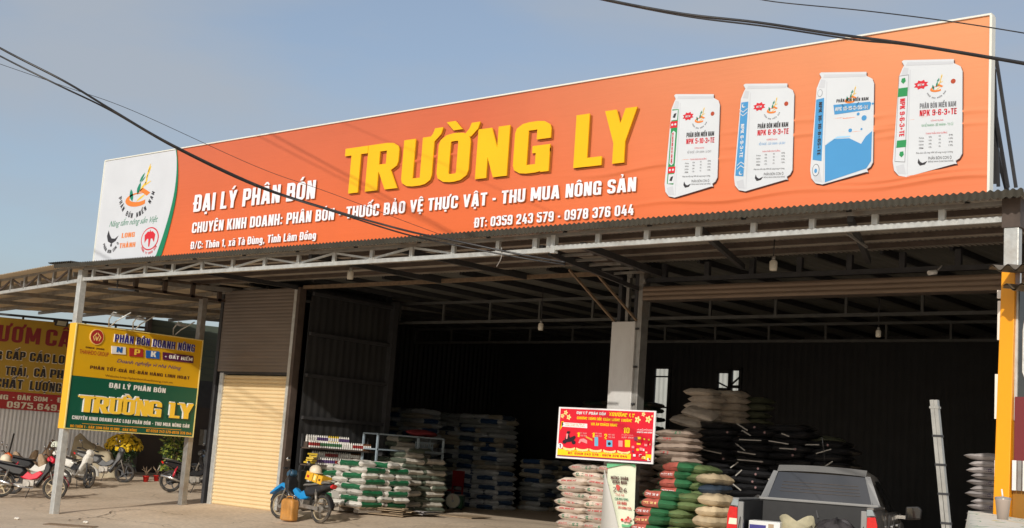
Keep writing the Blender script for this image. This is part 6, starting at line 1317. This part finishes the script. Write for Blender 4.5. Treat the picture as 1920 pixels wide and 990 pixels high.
# loads in the bed
def ld(n_, x, y, lab, cat):
    o = empty(n_, TRM @ Vector((x, y, .758)), 0, lab, cat); o.rotation_euler = tk.rotation_euler; return o
wbx = ld('white_box', -.50, .45, 'white open box standing at the left of the pickup bed', 'box'); b = MB(); b.b2((-.2, -.18, 0), (.2, .18, .30)); b.build('box', white_p, wbx, False, .006); MB().b2((.05, -.182, .02), (.12, -.18, .27)).build('label', card, wbx); MB().b2((-.19, -.182, .02), (.02, -.18, .25)).build('dark_label', navy, wbx)
ys_ = ld('open_sack', -.12, .5, 'pale crumpled sack with its mouth folded open in the pickup bed', 'sack'); MB().grid(lambda u, v: ((.13+.09*v)*math.cos(u*6.28)*(1+.25*noise.noise(Vector((u*7, v*3, 1)))), (.12+.05*v)*math.sin(u*6.28), .34*v+.07*v*math.sin(u*12.5)), 24, 8).build('sack', mat('sack_tan2', (.50, .45, .30), .6, 0, .25, 6), ys_)
gb2 = ld('black_bag', .38, .55, 'dark grey crumpled bag filling the right of the pickup bed', 'bag'); MB().grid(lambda u, v: (.36*math.cos(u*6.28)*math.sin(v*1.57)*(1+.2*noise.noise(Vector((u*6, v*4, 3)))), .3*math.sin(u*6.28)*math.sin(v*1.57), (.36*math.cos(v*1.57)**.5)*(1+.25*noise.noise(Vector((math.cos(u*6.28)*2, math.sin(u*6.28)*2, v*3))))), 30, 12).build('bag', mat('bag_dark', (.06, .055, .058), .35, 0, .3, 7, .5, 8), gb2)
cp2 = ld('cup', .68, .62, 'clear plastic cup lying beside the dark bag in the pickup', 'cup'); MB().lathe((0, 0, .16), [(.055, 0), (.075, .12), (.078, .125)], 16, (.3, -1, .3)).build('cup', flat('cup_clear', (150, 146, 142), .2), cp2)

# ------------------------------------------------------------------ leaning metal ladder pole right of the truck
a = aY(1752, 750, 12.3); c = aY(1775, 990, 12.3); dd = (c-a).normalized(); bt = a+dd*((a.z-.22)/-dd.z)
lp_ = empty('folded_ladder', bt, 0, 'tall folded aluminium ladder leaning upright right of the pickup', 'ladder'); al = mat('ladder_aluminium', (.50, .49, .45), .45, .6, .12, 10, dirt=(.32, .29, .23, .5)); n_ = a-bt
for o_ in (-.024, .024): MB().bar((o_, 0, 0), (n_.x+o_*.8, n_.y, n_.z), .036, .05, (0, 1, 0)).build('rail', al, lp_)
MB().bar((0, .015, 0), (n_.x, n_.y+.015, n_.z), .03, .02, (0, 1, 0)).build('inner_rail', galvd, lp_)
for k in range(9): q = n_*(.97-k*.113); MB().box(q, (.092, .06, .022)).build('clamp', steel_d if k else al, lp_)
# ------------------------------------------------------------------ yellow kiosk at the right edge
kl = aY(1868, 965, 9); kx = kl.x
ks = empty('yellow_kiosk', (kx+.1, 9.0, .2), 0, 'bright yellow pillar and side of a small kiosk at the right edge', 'kiosk'); kyl = flat('kiosk_yellow', (240, 158, 10), .4, dirt=(.60, .34, .02, .25))
MB().prism([(kx, .1), (kx-.006, 1.65), (kx+.03, 3.33), (kx+.125, 3.33), (kx+.10, 1.65), (kx+.10, .1)], 8.95, 9.05).build('pillar', kyl, ks, True, .004)
och = flat('kiosk_ochre', (150, 104, 30), .45); MB().b2((kx+.108, 9.0, .1), (kx+1.6, 9.04, 2.30)).build('lower_panel', och, ks, True); MB().b2((kx+.13, 9.0, 2.302), (kx+1.6, 9.03, 3.2)).build('window_glass', gls, ks, True)
b = MB(); b.b2((kx+.115, 8.985, 2.29), (kx+.135, 9.0, 3.22)); b.tube([(kx+.20, 8.98, 3.1), (kx+.175, 8.98, 2.9), (kx+.175, 8.98, 2.62), (kx+.21, 8.98, 2.52), (kx+1.5, 8.98, 2.5)], .008, 6); b.build('window_frame', galv, ks, True)
MB().b2((kx+.125, 8.97, 2.0), (kx+1.4, 8.98, 2.45)).build('poster', flat('kiosk_maroon', (112, 36, 40)), ks, True)
for i in range(4): MB().b2((kx+.118+.035*i, 8.955, 1.82), (kx+.145+.035*i, 8.968, 2.02)).build('sample_strip', (white_p, galvd, white_p, steel_d)[i], ks, True)
for x0, y0, x1, y1 in ((1868, 702, 1876, 786), (1873, 565, 1881, 638), (1872, 545, 1878, 560), (1867, 863, 1873, 893)):
    p0 = aY(x0, y0, 8.98); p1 = aY(x1, y1, 8.98); MB().b2((p0.x, 8.955, p1.z), (p1.x+.01, 8.985, p0.z)).build('paper', flat('paper_cream', (232, 220, 206)), ks, True)
p0 = aY(1874, 500, 8.7); b = MB(); b.corr((p0.x, 8.50, p0.z-.05), (2.2, 0, -.0), (0, .9, .12), (0, 0, 1), .10, .020, 8, 1, .012); b.corr((p0.x+.05, 8.62, p0.z-.16), (2.2, 0, 0), (0, .7, .08), (0, 0, 1), .10, .020, 8, 1, .012); b.build('awning_sheet', mat('old_tin', (.24, .19, .13), .6, .3, .2, 8), ks, True)
# cloth covered counter with a cup
cx0 = aY(1800, 965, 7).x
ct = empty('covered_counter', (cx0+1, 7.2, .2), 0, 'counter covered with a pale printed cloth at the bottom right corner', 'counter')
def cl_(u, v):
    y = 5.6+3.2*v; xl = aY(1796, 975, y).x; t = u*2.0; h = 1.60+.035*noise.noise(Vector((u*4, v*5, 0)))+.05*math.exp(-((v-.95)/.3)**2)*(1-.4*u)
    if u < .12: k = u/.12; return (xl+.06*k, y, .25+(h-.25)*min(1, k)**.5)
    return (xl+.06+(t-.24)*1.0, y, h)
cloth = bpy.data.materials.new('printed_cloth'); cloth.use_nodes = True; t = cloth.node_tree; b_ = t.nodes['Principled BSDF']; b_.inputs['Roughness'].default_value = .6
co = N(t, 'ShaderNodeTexCoord'); w1 = N(t, 'ShaderNodeTexNoise'); w1.inputs['Scale'].default_value = 3.3; w1.inputs['Detail'].default_value = 2; t.links.new(co.outputs['Object'], w1.inputs[0]); rp_ = N(t, 'ShaderNodeValToRGB'); el = rp_.color_ramp.elements; el[0].position = .0; el[0].color = (.82, .78, .66, 1); el[1].position = 1; el[1].color = (.82, .78, .66, 1)
for ps, c_ in ((.42, (.82, .78, .66, 1)), (.435, (.10, .30, .12, 1)), (.45, (.82, .78, .66, 1)), (.60, (.82, .78, .66, 1)), (.61, (.70, .50, .05, 1)), (.66, (.70, .52, .08, 1)), (.67, (.82, .78, .66, 1))): q_ = el.new(ps); q_.color = c_
t.links.new(w1.outputs['Fac'], rp_.inputs[0]); t.links.new(rp_.outputs[0], b_.inputs['Base Color'])
MB().grid(cl_, 40, 30).build('cloth', cloth, ct, True); MB().b2((cx0+.15, 5.7, .2), (cx0+1.9, 8.6, 1.5)).build('counter_body', wood, ct, True)
cpx = aY(1880, 974, 6.0); cu = empty('plastic_cup', (cpx.x, cpx.y, cpx.z-.0), 0, 'tall plastic cup with a white straw on the cloth covered counter', 'cup')
MB().lathe((0, 0, 0), [(.0, 0), (.024, 0), (.033, .085), (.036, .09), (.033, .092)], 18).build('cup', flat('milk_tea', (176, 160, 148), .15), cu); MB().lathe((0, 0, .091), [(.036, 0), (.035, .008), (.0, .012)], 18).build('lid', flat('cup_clear', (190, 186, 182), .2), cu); MB().cyl((.0, 0, .09), (-.006, 0, .135), .004, 6).build('straw', white_p, cu)

# cracks and dark streaks in the forecourt slab
def crack(pts, w, m):
    P = [gp(*p) for p in pts]; q_ = []; rk_ = random.Random(int(pts[0][0]))
    for i in range(len(P)-1):
        for k in range(7): t = k/7; v = P[i].lerp(P[i+1], t); q_.append(Vector((v.x+rk_.uniform(-.05, .05), v.y+rk_.uniform(-.05, .05), 0)))
    q_.append(P[-1]); b = MB(); V_ = []
    for i, p in enumerate(q_):
        d = (q_[min(i+1, len(q_)-1)]-q_[max(i-1, 0)]); d.z = 0; d.normalize(); n_ = Vector((-d.y, d.x, 0))*w*rk_.uniform(.3, 1)
        for s_ in (-1, 1): x, y = p.x+n_.x*s_, p.y+n_.y*s_; V_.append((x, y, g(x, y)+.016))
    b.add(V_, [(2*i, 2*i+1, 2*i+3, 2*i+2) for i in range(len(q_)-1)]); return tag(b.build('ground_crack', m), kind='structure')
ckm = mat('crack_dark', (.16, .12, .085), .95, 0, .3, 9); stn = mat('stain_brown', (.36, .28, .20), .9, 0, .15, 5)
crack([(128, 977), (160, 972), (186, 970), (212, 960), (236, 957), (264, 957)], .020, ckm)
crack([(264, 957), (300, 961), (330, 966), (362, 968)], .010, ckm); crack([(186, 970), (230, 978), (272, 982), (320, 990)], .010, ckm)
crack([(420, 985), (470, 978), (560, 986), (640, 992)], .008, ckm); crack([(700, 985), (780, 978), (860, 984), (960, 990)], .010, ckm)
